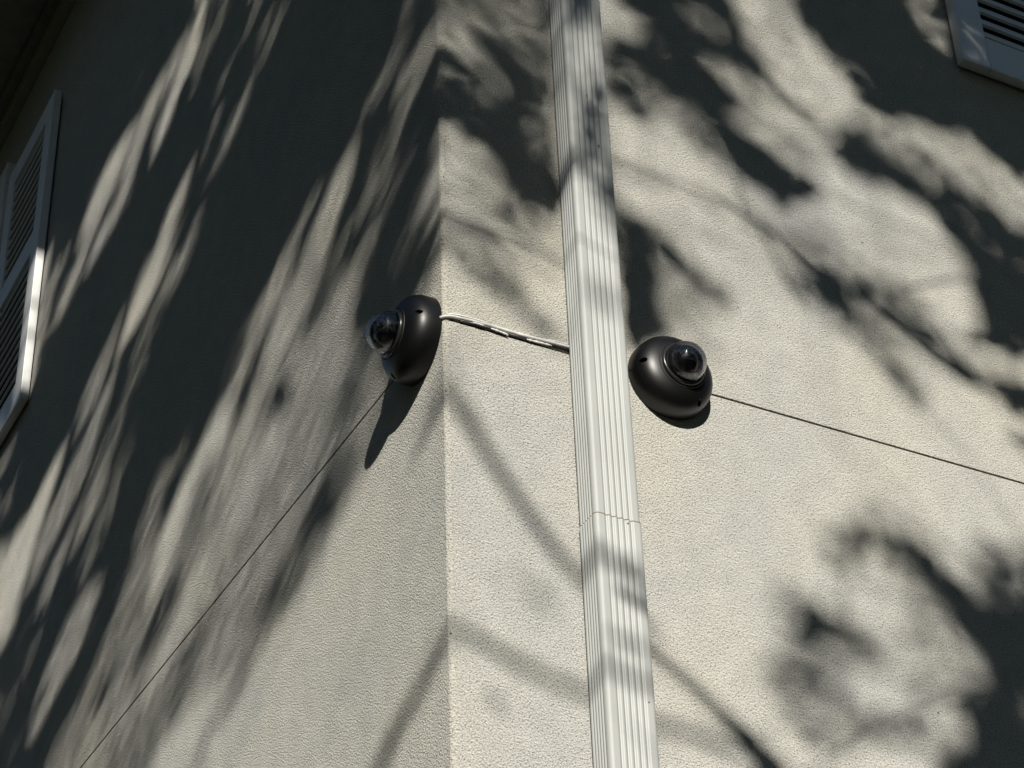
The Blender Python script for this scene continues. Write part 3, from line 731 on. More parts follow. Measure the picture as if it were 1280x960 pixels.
-108,4045,516,68,81,31, -1022,7116,262,57,115,71, -482,5903,262,59,115,52, -1209,6081,448,130,47,27, -1113,5831,262,114,73,34,
799,4642,900,121,115,71, 996,4245,749,83,104,54, 496,4185,871,64,94,56, -591,4056,558,149,56,32, -25,3832,402,127,50,22,
-918,7214,392,123,115,71, 1214,4030,280,176,115,71, -442,5244,443,177,73,41, -761,4575,518,175,78,39, -49,4339,517,166,94,50,
-856,5537,454,48,78,36, -1323,7279,262,30,115,71, 970,3798,464,148,92,53, -98,3637,480,112,60,23, -1333,6980,402,60,115,70,
-767,6224,268,29,107,50, -659,6271,262,51,115,71, 4,4200,613,73,90,34, -1148,6043,350,125,71,40, -688,6487,485,84,115,71,
-1287,7732,368,75,115,71, -1371,6614,338,107,103,55, -410,5622,397,30,115,44, 274,3869,534,147,69,34, -1235,6104,262,115,63,32,
-1281,5855,262,122,115,44, -1099,6370,262,83,64,34, 1012,4635,772,110,91,48, -1054,6563,262,37,89,50, -459,4549,409,60,100,49,
-891,6249,560,163,57,32, -777,6451,302,140,115,71, 154,3941,405,98,115,55, -390,4240,560,42,71,27, -643,4351,380,88,51,21,
-1136,6742,310,73,115,71, -1002,5052,545,101,115,47, 832,4238,593,70,91,45, -463,3981,560,110,62,29, 413,3789,789,51,77,39,
-245,4373,413,94,65,30, -1229,7239,323,99,115,71, 190,4166,553,97,69,39, -1177,7746,290,133,115,71, 1000,3149,552,71,82,47,
-701,5593,262,51,115,71, -904,6654,360,103,115,71, 359,3692,735,25,85,36, -1363,6444,372,110,111,69, 349,4392,491,21,53,30,
865,4308,793,96,93,40, -157,4072,560,84,50,24, -925,7020,342,53,115,71, 646,4058,432,64,77,40, 1172,3952,663,19,107,57,
-880,5752,292,66,115,71, -983,6456,262,133,115,71, -80,4092,536,22,113,44, -1252,5775,262,133,112,54, -440,5725,498,36,102,56,
272,4009,651,13,74,34, -1155,6613,280,15,115,71, -800,6711,348,27,115,71, 596,3225,438,30,110,47, -700,5491,435,111,96,57,
-996,4875,522,160,88,33, -446,5512,310,97,115,54, -336,5094,362,149,115,71, -650,5744,414,6,97,39, -1324,6670,305,135,115,44,
-650,4254,480,129,61,38, -733,6167,277,99,115,69, -1080,6775,372,91,115,71, -1090,5888,552,40,81,41, 36,3907,900,153,66,39,
-912,5243,560,91,89,48, 1401,4758,557,90,115,71, 1189,4629,558,21,115,58, -1238,7410,262,134,115,69, -622,4720,392,150,115,54,
-688,4720,449,130,108,62, 1015,3232,539,143,88,54, 478,4124,580,61,49,29, -364,4103,509,35,39,20, -211,4939,331,160,115,71,
1075,3905,630,6,88,51, -626,5004,433,7,115,71, -513,5270,351,50,105,63, -67,3833,386,99,108,66, -330,4639,330,41,115,64,
-589,6006,272,158,115,57, 448,4409,347,170,83,40, -551,5687,393,164,67,41, 174,3844,506,39,47,20, -1079,5783,274,113,102,43,
-1264,7165,362,9,115,71, -779,5030,297,32,101,38, -1079,5302,381,150,65,39, -1004,5728,294,32,107,66, -432,4249,560,102,49,25,
1383,4895,280,158,115,66, -40,4058,560,2,113,48, -1122,7882,262,174,115,51, -1059,7514,387,17,115,71, -363,5007,308,70,111,63,
540,4449,594,131,63,25, 58,4300,629,14,79,43, -767,6568,262,114,115,71, -500,4685,346,114,115,63, -630,4728,560,103,104,52,
-968,5990,316,179,115,71, 251,3071,434,174,47,18, -787,5914,521,45,56,30, -914,5875,328,176,115,71, -291,5232,559,99,115,54,
759,3832,713,73,84,35, -244,4645,302,14,115,71, -690,5882,345,34,76,34, -693,4785,511,32,92,50, -1121,7815,262,17,115,71,
-88,4193,376,55,38,19, -1215,6400,309,110,115,66, 1072,4880,900,13,101,53, -694,5203,507,30,102,43, -13,3735,409,108,44,17,
-261,4243,412,151,39,19, 449,3719,831,83,52,21, -547,4253,450,161,52,24, -1023,6364,334,77,69,34, -1044,7596,275,52,115,71,
-310,3972,527,159,67,27, -598,4032,560,125,49,27, -307,5294,357,91,115,67, -477,5182,276,157,82,32, -611,5197,487,28,76,44,
-1067,7659,359,83,115,71, -1130,6690,484,97,115,71, -410,5323,269,73,112,70, 670,4092,590,75,86,53, 1277,4278,560,160,32,13,
915,3045,288,17,114,55, -1061,7089,309,95,115,71, -1144,7690,262,33,115,71, 239,4142,900,26,41,20, -575,4619,514,179,86,34,
1152,4429,442,104,115,66, -1014,5955,262,106,108,67, 1098,4465,496,93,115,71, -554,4288,538,80,49,26, 213,4433,647,164,47,18,
-712,4873,268,36,97,53, 430,3030,488,7,40,15, -271,5045,540,99,115,71, 1223,3968,346,128,115,62, -626,5439,384,153,72,34,
755,3108,424,108,45,19, -1275,6610,307,72,115,71, 1138,4243,808,170,48,26, 824,3380,532,33,63,34, 1257,4691,637,85,115,71,
-164,3910,560,3,56,23, 368,4137,394,7,60,23, -658,5107,305,93,96,41, -242,3703,360,17,51,29, -725,4735,404,72,55,34,
1163,3811,670,158,83,52, -1093,6958,275,111,113,69, 990,4398,433,146,115,55, -1089,5417,262,133,115,60, -1111,6439,262,102,115,49,
1070,3685,719,22,51,32, -683,5786,262,127,94,53, 368,3888,638,17,64,30, -1287,6846,287,111,115,71, -977,5760,353,172,115,71,
839,3937,668,12,47,28, -303,4255,531,130,63,31, -357,3773,547,143,75,31, -965,6248,328,102,74,46, 130,4268,675,58,57,30,
1180,4558,796,134,115,58, 944,3130,682,160,115,71, -665,4902,462,160,104,57, -607,5054,536,42,115,71, -813,5061,337,0,97,60,
-778,5813,302,78,115,71, -390,4441,262,115,39,15, 757,3441,805,81,52,33, 929,3380,724,100,71,43, -1322,7407,428,52,115,71,
-1026,7348,402,66,115,71, -826,5864,321,19,115,71, -1343,7016,346,95,115,68, -1211,7848,262,100,115,68, 1079,4703,780,147,110,49,
-1010,6500,262,118,58,36, -1335,7615,299,77,114,71, -1287,7244,343,74,115,71, -1202,5472,509,7,75,46, -788,4672,433,79,110,59,
-1216,5691,262,110,108,59, 60,4053,643,77,106,64, -1085,5193,383,58,115,58, -436,5355,355,155,104,57, -1229,6703,262,65,115,71,
73,4361,567,76,81,48, -1157,6298,442,163,115,71, 631,3960,832,96,77,43, 919,4483,402,5,115,67, 774,3254,657,79,62,26,
-654,6108,262,148,115,71, -823,4994,313,126,103,61, -1243,7769,366,36,115,71, 1040,3985,730,53,89,34, -102,3011,453,105,58,22,
1046,4760,522,50,64,25, -1113,6338,262,74,115,51, -1032,6633,403,110,115,71, -966,4832,501,27,89,35, 426,4425,681,135,108,65,
-1158,5963,434,126,75,47, -418,3932,560,127,50,19, 1095,4040,595,59,115,71, -923,5165,382,9,100,45, 181,3627,619,77,56,29,
1301,4839,414,178,115,71, -146,4524,262,58,115,71, -1218,5483,354,92,115,71, 134,4013,532,90,115,68, -853,4540,447,38,73,39,
-825,4473,511,162,62,36, -1004,5142,363,9,90,46, -766,5209,442,176,77,37, -1173,6948,328,71,115,71, -813,4766,262,147,40,17,
52,3976,358,36,66,27, -690,5324,288,129,109,51, -263,3927,544,111,55,25, -854,7025,262,164,115,71, -859,5595,297,75,115,44,
485,2937,389,117,92,57, -832,5233,278,135,99,51, -703,5801,371,134,115,71, -828,6870,262,36,115,71, 332,4257,496,52,64,32,
509,4211,369,119,97,56, -892,4664,287,35,115,58, -73,4402,360,75,87,51, 1273,4527,581,12,115,59, -1034,5879,262,84,115,61,
-211,3754,560,163,115,66, -1046,7148,400,90,115,71, -1244,6460,284,107,76,46, 1331,4433,352,76,115,71, -96,3069,371,32,39,15,
-110,4628,269,123,114,71, 327,3663,400,70,67,32, -395,5449,262,141,76,30, -968,6788,280,139,115,67, 686,4483,663,101,51,23,
-998,6450,262,82,115,67, -708,4484,509,135,69,38, -1314,7876,417,176,115,71, -9,3989,560,6,101,38, -668,5829,509,66,104,57,
-918,4955,262,99,99,56, -420,4923,262,115,115,71, -602,4337,495,146,73,43, 1043,4585,690,40,87,54, -757,4894,429,110,69,31,
856,4661,551,168,115,71, -475,5464,453,114,97,39, -820,6731,378,106,115,71, -1124,6364,277,117,115,65, 536,3178,615,177,45,18,
1069,3885,801,13,69,43, -724,6431,262,163,113,70, -1063,6075,262,37,109,50, 466,3018,406,156,38,24, -965,6525,487,51,115,71,
-1000,5666,284,108,89,54, -239,3952,438,99,48,19, -692,6018,486,3,48,18, -272,3846,485,47,70,29, 109,3843,392,66,36,20,
1054,3951,548,73,115,55, -202,4052,560,173,53,20, -636,4419,419,71,43,23, 574,4403,752,130,102,53, -956,5263,560,30,115,66,
-1247,5767,291,124,115,44, 211,4289,538,13,78,45, -719,6071,262,103,30,18, -856,5486,262,128,84,33, -250,4424,415,84,53,33,
-448,4683,330,134,111,69, -1294,5862,262,149,107,66, -717,4641,419,20,115,44, -547,5623,436,136,113,58, -558,6005,304,126,45,28,
-742,5276,500,76,77,35, -1170,7583,339,55,115,71, 342,4179,344,143,68,26, 162,4432,653,141,73,39, 208,4234,683,61,46,18,
-1036,4969,383,84,111,53, -1109,6181,262,85,106,48, 820,3432,834,1,45,22, 85,4219,692,158,95,43, 156,3757,847,90,44,27,
-177,4303,508,84,37,18, -956,5089,380,133,99,61, 463,3682,643,48,46,18, -469,4152,560,44,35,22, -1327,6966,262,123,115,71,
1388,4725,280,66,115,70, -908,7173,304,6,115,71, -687,5694,560,159,115,71, 955,4268,577,93,68,33, -797,6327,440,48,108,67,
287,4105,460,33,35,19, 860,3203,729,129,52,22, -1285,6910,262,97,115,71, 252,4330,534,92,97,60, -359,4804,346,164,115,69,
-1115,6519,262,103,102,63, 679,4522,555,99,41,17, -1209,5616,404,92,115,71, -459,4602,262,37,115,67, -769,6241,372,15,115,58,
337,3855,532,3,84,42, -1199,7472,262,158,115,71, -1339,7595,396,106,115,71, 1157,4054,468,175,78,48, 889,4572,480,71,115,71,
-940,5004,340,120,115,71, -1244,6526,312,54,115,71, -438,5320,508,125,109,65, 39,3721,372,114,43,25, -706,5652,529,91,115,71,
-445,4817,446,56,115,71, -66,3717,401,79,52,22, -1076,6851,262,46,115,71, -751,6520,262,161,115,71, 1241,4911,280,31,115,51,
1295,4426,514,150,115,71, -568,5109,446,39,115,56, 676,4609,868,173,63,26, -432,3723,523,52,47,20, -1053,6739,272,68,115,71,
-1076,5080,262,79,91,40, 400,4214,633,32,69,43, -1342,7331,262,101,115,71, -508,4013,352,128,30,12, -517,5322,499,177,115,46,
-1273,7420,382,114,113,70, -1334,6840,397,88,115,71, 813,3191,524,36,40,19, -1320,7879,406,12,115,69, -372,4464,560,1,51,25,
-725,4988,472,108,56,30, 1084,4729,485,51,87,42, -459,4571,262,23,94,46, 397,3877,462,65,45,17, 1235,4272,797,90,48,24,
797,4524,400,165,115,71, -1029,7290,262,75,115,71, 192,4047,505,24,58,23, -514,4985,277,89,115,67, -805,5702,293,51,115,71,
-965,6842,395,21,115,70, -1344,7671,262,87,115,71, -854,6282,471,112,102,46, -925,4904,481,173,84,40, 440,4178,809,174,79,40,
774,4671,341,50,105,63, -1287,6966,262,94,115,71, -1000,6720,435,48,115,68, 26,3709,773,172,66,31, -379,4340,560,87,49,27,
683,4114,735,105,79,47, 1325,4933,428,180,115,69, -1184,5226,303,91,115,64, -464,5626,560,94,72,32, 895,3333,629,10,115,48,
-1073,6085,262,139,109,44, 540,3254,590,26,34,17, -1212,6612,266,118,115,71, -968,6356,376,42,79,37, -972,6385,262,118,115,55,
-921,6336,466,13,115,49, 1297,4300,738,158,45,22, -498,5413,298,92,115,64, -28,4299,262,69,115,51, 956,4356,650,142,49,24,
901,4395,467,143,112,52, 962,4653,665,23,115,71, -868,6464,262,64,115,71, 1245,4063,437,176,115,71, -194,4665,335,50,115,71,
-589,6218,357,105,115,50, -890,6505,262,36,115,71, -572,4409,345,135,37,16, -1003,7172,287,102,115,71, -1285,6780,464,95,115,71,
485,4003,699,162,46,24, 884,3003,452,143,115,71, -574,4025,415,3,43,19, -994,6091,262,162,114,59, -1029,6198,262,72,36,14,
-1150,6337,554,129,110,63, -595,5970,513,125,90,54, -1251,6163,262,104,75,43, -496,5559,326,49,115,71, -428,5149,536,77,100,59,
-416,4321,405,42,36,22, -354,5220,529,2,85,39, -1188,7213,290,73,115,64, -716,4865,347,97,74,43, -590,4744,514,138,108,67,
799,4173,658,125,65,28, -937,6661,262,79,115,71, -1197,6168,404,89,79,48, -1335,6936,280,115,115,71, -687,4940,520,103,78,36,
-708,4618,447,16,80,50, -502,5796,360,49,90,38, 1228,4573,411,52,115,71, -679,5539,262,25,115,71, -278,4469,419,176,30,17,
1281,4342,386,28,32,17, -846,5923,262,155,91,50, -527,4585,262,113,68,35, -333,5381,545,99,115,58, -894,6378,262,71,115,71,
1067,3314,808,66,115,71, -1084,7448,262,27,114,69, -562,4961,314,140,115,44, -464,5131,262,110,115,60, -1150,7141,263,137,115,71,
-418,5588,359,14,101,58, -1186,6986,411,71,115,71, -878,6570,262,76,115,71, -87,4535,426,170,109,68, -975,7005,396,51,115,71,
45,3844,822,140,46,25, 1404,4803,315,87,115,71, -869,5058,432,139,115,71, -359,5193,506,44,61,38, 433,3756,695,78,47,29,
-1130,7425,294,2,115,71, 286,4035,369,99,51,24, -830,5646,420,40,115,71, -1252,7623,418,72,115,71, -1112,6850,262,43,115,71,
-64,3623,560,41,41,24, 568,4322,854,109,105,41, -925,6704,309,160,115,71, -859,5538,262,67,87,39, -341,5465,529,83,86,33,
-993,5381,560,63,68,42, -1342,7098,297,69,115,71, -1287,6423,460,72,115,56, 1379,4634,511,79,115,71, -449,5790,469,88,83,43,
-1140,6230,305,171,103,63, -784,5411,560,171,80,47, -585,5216,319,127,30,17, -1068,5182,352,97,95,46, -1054,5770,373,115,115,71,
-16,4100,262,103,74,36, -813,6574,560,169,115,71, -692,5121,514,46,74,39, -867,6712,369,26,115,71, -641,4935,394,75,111,69,
-377,5132,486,113,74,46, -897,6974,285,81,115,71, 1099,3877,445,36,62,37, -28,3970,524,151,79,32, 711,4003,786,162,50,29,
-419,4719,262,81,115,71, 500,4308,778,159,81,33, -747,5018,522,49,103,39, 962,3162,723,3,72,44, -958,6715,262,48,115,71,
-768,5793,291,154,115,71, -1294,6621,419,110,115,51, 1230,4159,416,2,114,52, 1032,3775,641,134,70,36, 491,2991,668,146,61,34,
-260,5163,262,150,115,60, 154,4140,319,142,71,44, -559,4753,385,113,115,71, -423,5511,303,119,115,68, 1063,4298,600,75,32,20,
-1201,6578,336,144,115,71, -134,3948,344,144,50,25, -929,6882,303,9,115,71, -1218,6365,312,44,75,44, -631,6057,333,125,115,71,
-1179,7516,408,132,115,71, -1010,6417,262,75,86,45, 508,4246,712,151,93,58, -829,5600,315,52,115,51, -552,3936,438,154,57,23,
847,3359,284,136,62,26, -1269,5796,262,135,115,71, -1288,7486,262,17,115,71, 400,4011,496,61,31,18, -1081,7606,262,153,115,71,
-853,6304,560,163,115,71, 569,3263,622,33,52,32, -344,4295,490,101,30,15, 619,3053,701,17,55,26, 1071,4551,293,16,75,41,
719,4162,602,48,40,22, 1241,4796,473,123,115,71, -816,5025,372,161,115,71, -201,4447,262,109,56,24, -396,4194,560,9,30,19,
-106,4469,560,17,115,71, 335,4488,689,139,42,22, -286,4157,286,95,38,21, -426,5459,456,25,112,69, -735,5641,282,88,113,70,
695,3198,785,37,45,19, 1134,4384,442,90,115,62, 692,4646,820,104,59,25, -1350,7504,262,93,115,64, 1029,4822,568,94,82,47,
1213,4126,401,134,115,71, -217,4551,297,146,115,71, 1028,3886,563,4,53,28, -873,6819,262,60,115,71, -894,4777,338,76,99,56,
-812,6316,497,47,115,71, 276,4351,472,110,61,24, 381,3852,686,165,52,26, -767,5889,560,11,78,30, -775,6761,262,16,115,71,
-1266,6222,274,101,115,49, -682,5049,560,83,75,42, -412,5570,559,141,90,48, -1089,7562,262,139,115,70, -582,6112,344,112,115,68,
81,3948,809,168,99,38, 1177,3794,420,72,53,28, -715,6571,263,53,115,71, -1041,5273,262,108,115,47, -1189,5644,262,107,96,36,
-1346,7670,308,85,115,71, 355,3736,452,105,115,52, -938,6234,505,23,81,43, -1224,6447,262,83,115,71, -948,7332,399,129,115,71,
71,4103,578,139,97,40, -563,4209,383,52,36,20, -1012,6794,323,121,115,71, -359,4430,429,41,41,18, -1027,6967,385,6,115,71,
-1181,6711,333,42,115,71, -1341,6678,560,81,115,66, 1264,4839,436,92,115,71, -684,6417,334,30,115,71, -802,4553,525,16,41,22,
-282,4640,262,87,115,71, 1119,3792,699,144,84,48, -1199,6905,268,59,115,71, -794,6017,433,59,65,25, 842,4175,794,132,38,16,
624,4091,577,36,115,62, -418,4814,275,175,115,67, -7,3823,560,29,50,19, 645,3357,562,76,65,27, 564,4623,398,35,115,47,
547,4095,717,63,59,27, -28,4153,560,142,64,26, 136,3169,666,143,48,23, -1164,5554,262,136,109,66, -343,5079,397,83,115,71,
609,4431,724,144,61,24, -1176,6821,262,171,115,71, -1174,7282,442,141,115,71, -814,6365,399,36,115,71, -930,5482,560,149,46,28,
1062,4432,870,29,115,71, -1159,7876,447,8,115,71, -403,3828,396,144,31,13, 1042,3453,679,155,54,34, -1089,6636,415,16,115,71,
-285,3999,406,102,38,15, -1200,7323,356,170,115,71, -1106,6495,262,100,86,40, -570,4796,313,27,115,71, -909,6205,269,107,75,29,
-1335,7142,455,92,115,71, -1131,5303,372,109,115,47, -205,4869,363,173,115,71, 810,4566,331,65,113,70, 203,4121,476,90,52,26,
-877,4616,305,62,106,66, -1086,5793,265,124,101,53, -1148,7057,325,57,115,71, -1337,6518,441,108,78,44, 1013,4187,600,7,115,55,
-919,7059,262,150,115,71, 885,3824,729,64,59,23, -292,4716,356,163,115,71, -1307,5898,323,123,102,63, -285,4190,262,118,68,34,
-1349,6914,327,93,115,71, -199,4476,262,110,91,57, -1098,7225,262,147,115,68, -256,4558,262,10,115,61, -1110,6269,262,109,115,70,
-951,5864,270,88,115,71, 125,3936,767,21,93,53, -939,5216,560,48,101,58, 1262,4426,598,168,115,71, -994,6516,262,139,103,64,
-1348,7071,262,87,115,71, -1149,5320,353,169,115,59, -883,5600,262,76,96,60, 783,4450,744,157,54,31, -659,4455,365,110,41,21,
-370,5309,324,21,115,59, -1042,5940,300,93,115,66, -1088,6567,270,86,104,62, -873,4739,326,21,115,71, 429,4386,452,121,115,50,
-952,6065,489,161,115,49, -564,5901,424,70,69,31, 1398,4968,280,96,108,67, 393,4334,531,64,55,24, -1169,5392,384,97,107,66,
-1330,7435,374,116,115,71, -1019,5028,536,68,115,71, 934,3090,494,140,114,70, -1365,6577,278,98,115,62, 1224,4612,422,37,115,71,
-788,5611,285,168,115,71, 1065,4178,804,96,75,42, -81,3927,505,32,99,43, 887,3408,749,20,34,17, -11,4245,348,96,72,27,
189,3819,681,94,35,21, 578,4544,461,104,75,41, -378,4866,272,52,115,68, -996,6457,262,101,112,59, 1364,4867,776,18,115,70,
-286,3792,389,97,76,39, -1148,7359,262,62,115,71, -944,5928,394,163,115,71, 1211,3834,439,3,115,44, -1200,7428,285,154,115,71,
-509,4894,511,113,103,61, -836,5128,362,57,108,52, -937,7115,283,78,115,61, -138,3881,432,133,46,18, -816,6481,269,31,115,71,
812,3043,479,39,91,54, -570,6119,399,89,115,71, -1105,5092,351,81,115,71, -1342,6356,480,118,115,57, -412,4025,347,85,48,20,
-1150,6409,560,62,115,71, -553,4934,511,125,100,58, -115,4586,309,115,115,71, -779,6193,262,111,62,23, 1354,4952,281,15,111,69,
352,3836,636,138,96,56, 238,4182,849,143,68,29, -1345,7217,262,84,115,48, 243,4209,463,111,30,17, -877,5070,468,105,107,65,
-203,4983,289,104,115,71, -482,4758,262,97,115,71, -1213,6993,282,101,115,69, -1261,7077,394,178,115,71, -408,5007,434,152,115,71,
1181,4261,781,112,46,27, 1101,3417,592,3,46,25, 285,4378,328,102,83,32, 828,3301,842,67,59,22, 940,4407,505,88,115,66,
957,4171,593,106,79,42, 893,4219,640,158,103,54, -286,4818,264,101,113,69, 844,2979,414,12,111,62, -899,5687,334,6,115,71,
-867,5460,437,152,97,50, -1347,6737,323,94,115,71, 619,4186,807,10,50,26, -1022,5303,343,28,111,56, -1092,7081,322,82,115,71,
-723,6163,293,110,115,63, -1290,7781,262,84,115,71, -188,4514,262,59,115,60, 769,2959,446,173,37,19, -388,4950,262,91,115,71,
951,3277,550,121,115,54, -393,4117,560,110,38,14, 823,4622,696,112,115,70, 1407,4828,574,87,115,71, -632,4526,489,124,45,25,
-1078,5711,262,104,30,15, -896,5656,308,180,115,71, -815,4674,325,149,115,58, -1345,6491,549,119,115,45, 1269,4143,528,175,115,66,
972,4709,330,116,115,62, -653,6149,422,164,115,71, 505,3816,477,16,30,12, -698,4267,457,99,44,25, -415,5386,503,29,99,57,
734,4340,862,89,45,21, -926,6278,262,114,103,52, -884,5947,316,26,113,66, -1276,6366,304,115,91,47, -842,5917,262,102,115,64,
1112,4678,403,72,115,70, -543,5426,262,142,50,21, -643,4886,499,38,115,71, -1248,7879,312,3,112,67, 781,3349,756,15,36,15,
-614,5856,380,102,50,19, -691,4895,354,103,78,35, 790,4330,879,52,52,21, -685,5243,520,47,103,63, -1046,5118,262,163,115,55,
-917,5123,454,160,96,51, -631,4088,345,96,94,56, -526,4221,483,118,30,14, -862,4996,326,50,108,67, -769,5989,320,152,53,23,
22,3856,774,125,39,19, -858,7063,262,97,115,71, -943,6938,324,46,115,71, -1006,6561,262,18,114,71, -1048,6270,262,155,30,17,
-492,4570,482,11,81,47, 495,3794,483,38,55,23, -873,6769,385,141,115,70, -1143,5192,510,148,115,46, -1098,7647,263,69,115,71,
-1086,6988,262,168,115,71, 1040,3138,381,62,108,66, -760,4393,438,114,35,21, -1244,6291,379,111,79,49, -512,5374,262,61,77,36,
-273,4287,457,129,30,18, -526,5083,511,99,112,52, -1346,7201,301,86,115,71, -667,4635,262,151,52,25, 1071,3757,383,79,58,36,
-963,6410,477,141,115,71, -749,6678,400,139,115,70, -1089,6096,263,172,71,38, -1069,5391,262,128,86,39, -978,7426,309,85,114,71,
-1096,5237,262,102,100,62, 1303,4553,346,138,114,71, -796,4834,546,130,62,28, -19,4058,544,47,114,59, 361,4371,729,118,49,19,
-450,4126,381,176,31,15, -550,5921,268,84,48,20, -1111,6410,262,86,105,49, -1109,5466,262,103,98,56, -692,6056,363,177,56,21,
731,3433,731,115,61,28, 775,3958,781,127,38,22, -895,5973,262,41,115,62, -274,4125,304,108,36,17, 1238,4750,527,142,115,64,
-265,5111,359,1,115,71, -298,5029,548,106,115,71, 1038,4053,751,85,98,49, -692,4223,466,53,61,23, 184,4242,900,141,93,36,
-577,5334,463,105,36,17, -944,5705,278,67,115,71, 1239,4012,320,32,114,71, -1248,6499,299,134,115,71, -353,3892,360,157,55,21,
906,4403,502,156,115,46, -663,4376,262,94,53,20, 899,3909,662,167,67,27, -20,4250,346,155,65,33, -902,6026,535,168,112,62,
-187,3790,421,5,44,20, 213,4452,443,8,63,28, -1307,6285,299,141,115,54, -936,6523,296,90,115,69, 966,4603,280,56,115,69,
-859,5704,262,178,115,71, -105,3764,402,62,40,21, -1325,7654,380,126,115,71, -1027,5997,268,56,115,62, 764,3352,652,152,37,15,
-307,4014,441,42,40,17, -718,6631,272,89,114,67, -767,4718,276,149,95,39, -558,5630,372,81,115,64, -428,3758,420,94,30,16,
-996,4892,514,14,115,57, -1036,7410,262,128,115,71, -996,5779,388,110,115,71, -16,4019,327,130,115,66, -861,6681,262,50,115,71,
-712,6114,262,68,57,30, -1242,6792,417,107,115,71, -771,6393,270,155,115,71, -364,3815,522,98,44,23, 1311,4684,474,159,115,70,
-224,3675,553,159,41,16, -575,4447,302,101,35,18, -867,5993,312,137,64,39, -705,4816,262,136,86,42, -1102,6909,392,21,115,71,
-679,5812,262,111,102,63, -981,6322,422,13,33,14, -313,5250,560,89,93,55, -820,6245,460,17,56,23, -1157,5175,310,132,106,49,
1027,4408,338,118,115,58, -512,5274,373,104,115,60, -129,4285,286,104,98,52, -410,4638,262,59,115,69, 639,4359,702,145,61,31,
-697,6517,303,44,115,66, -504,4407,394,76,31,16, -1007,6857,560,99,115,71, -623,5479,342,32,93,54, -1202,5658,270,107,111,65,
182,3936,436,138,104,61, 734,3095,489,31,35,14, -843,5796,386,2,115,71, 401,3056,620,93,39,24, -1057,5751,271,136,95,59,
787,3817,704,164,59,37, -579,6173,430,123,115,69, 1064,3475,742,152,40,24, 554,3181,650,165,44,22, 1130,4550,464,66,59,22,
-584,5181,376,96,74,29, -298,4089,549,7,39,16, 1075,3350,571,163,99,45, 868,3714,447,44,30,18, -1036,7633,262,105,115,71,
-971,5333,352,177,77,48, -989,7279,395,59,115,71, 1263,4891,593,22,115,71, 582,3971,688,69,45,28, -1080,7172,262,112,115,70,
-418,5100,345,55,115,64, 791,4221,583,101,108,43, -29,3114,530,168,37,16, -750,6161,262,126,59,35, 1404,4957,387,90,115,65,
718,3234,593,139,41,16, -1248,6963,330,53,115,71, -761,5084,508,41,51,20, -763,6450,364,51,115,71, 557,4143,362,157,106,66,
-70,4145,466,57,48,27, -1245,7803,411,25,115,71, -632,4854,262,171,114,71, -1118,7582,267,95,115,66, -1000,4854,482,92,101,49,
-1001,7508,297,110,115,71, -1046,6935,262,125,115,71, -974,5706,558,32,115,71, -1012,6555,262,11,115,54, -830,5568,502,61,72,45,
-1037,7228,266,118,115,71, -1080,6371,295,147,37,23, 478,4271,320,30,113,66, -416,5540,262,174,85,50, -429,5053,433,56,115,71,
-1261,7726,262,83,115,71, 393,4402,316,2,79,32, -1117,6329,262,117,97,58, -1191,7720,331,118,115,71, 843,4406,342,29,49,28,
-798,5574,412,65,86,54, 342,3897,489,31,73,37, 768,4619,358,29,98,52, -737,4411,516,155,50,30, -545,4038,446,98,46,25,
1338,4763,794,147,115,71, 1035,4536,280,171,115,71, -339,4167,539,130,42,18, -85,3117,515,2,44,21, 1053,4395,376,34,98,55,
-1103,7782,289,63,115,68, -1123,7739,321,145,115,71, -115,3942,262,134,108,67, -1066,6052,511,177,115,65, 137,4055,362,1,88,55,
-528,4336,357,148,51,24, 1110,4290,854,124,58,24, -858,4544,262,92,93,58, -643,4147,560,77,81,44, -1341,6824,397,75,115,69,
-1201,5684,277,130,72,27, 940,3008,356,177,115,71, -21,3063,525,160,30,19, -385,4685,262,16,115,71, -578,5984,262,124,111,64,
677,4210,747,151,42,20, 557,4248,448,87,45,28, -1318,7362,560,41,115,71, -695,5508,341,148,109,41, -292,4221,518,160,45,22,
480,4590,535,62,115,71, 628,4003,857,175,34,21, -1192,6554,262,26,115,71, 33,4322,548,138,37,21, -1325,7876,262,0,115,71,
-33,3752,451,68,69,26, -1114,6466,262,98,102,48, -302,5071,262,46,115,71, 383,4462,357,109,94,47, 875,4496,473,30,106,64,
846,3361,582,110,59,33, 283,4316,323,95,54,29, -1013,7021,267,162,115,71, -556,6067,355,113,66,41, -935,6766,262,18,114,70,
-247,4524,262,144,98,51, -1294,5858,262,115,115,63, 629,3279,609,136,38,14, -476,5685,354,92,51,19, -835,4744,262,130,93,43,
881,4699,533,146,115,71, -1131,6546,348,123,115,71, -498,5193,501,91,77,41, -234,4411,306,10,80,36, -19,3512,401,166,34,13,
-1061,6079,262,163,115,57, 905,3093,560,59,110,68, 1152,3448,780,55,108,67, -1341,6524,354,113,115,63, -1264,6566,517,69,115,71,
1046,4105,634,107,96,56, -874,5253,268,109,44,26, -803,5876,263,123,110,66, -152,4690,262,147,115,71, -1021,7070,262,45,115,71,
-821,6917,314,127,115,71, -1270,5801,262,144,115,60, -627,5687,321,106,115,53, 650,3856,644,149,53,25, -987,5008,523,77,115,71,
-607,4636,343,38,31,14, -1204,6425,262,34,115,71, -253,4725,459,180,115,71, 975,4511,309,90,115,66, -87,3967,540,123,92,57,
718,3877,280,148,65,40, -1183,6126,328,95,113,49, 1128,3953,356,35,103,54, -291,3760,517,7,50,19, -1067,5371,262,103,115,54,
1137,3489,582,61,38,22, 836,2991,607,131,111,65, -507,5613,345,56,66,25, -682,6315,337,30,115,71, -403,4594,389,27,115,71,
-1329,7000,497,54,115,71, -411,5646,354,19,102,44, 444,4242,477,129,101,63, 112,4136,645,92,69,43, -135,3647,560,58,41,25,
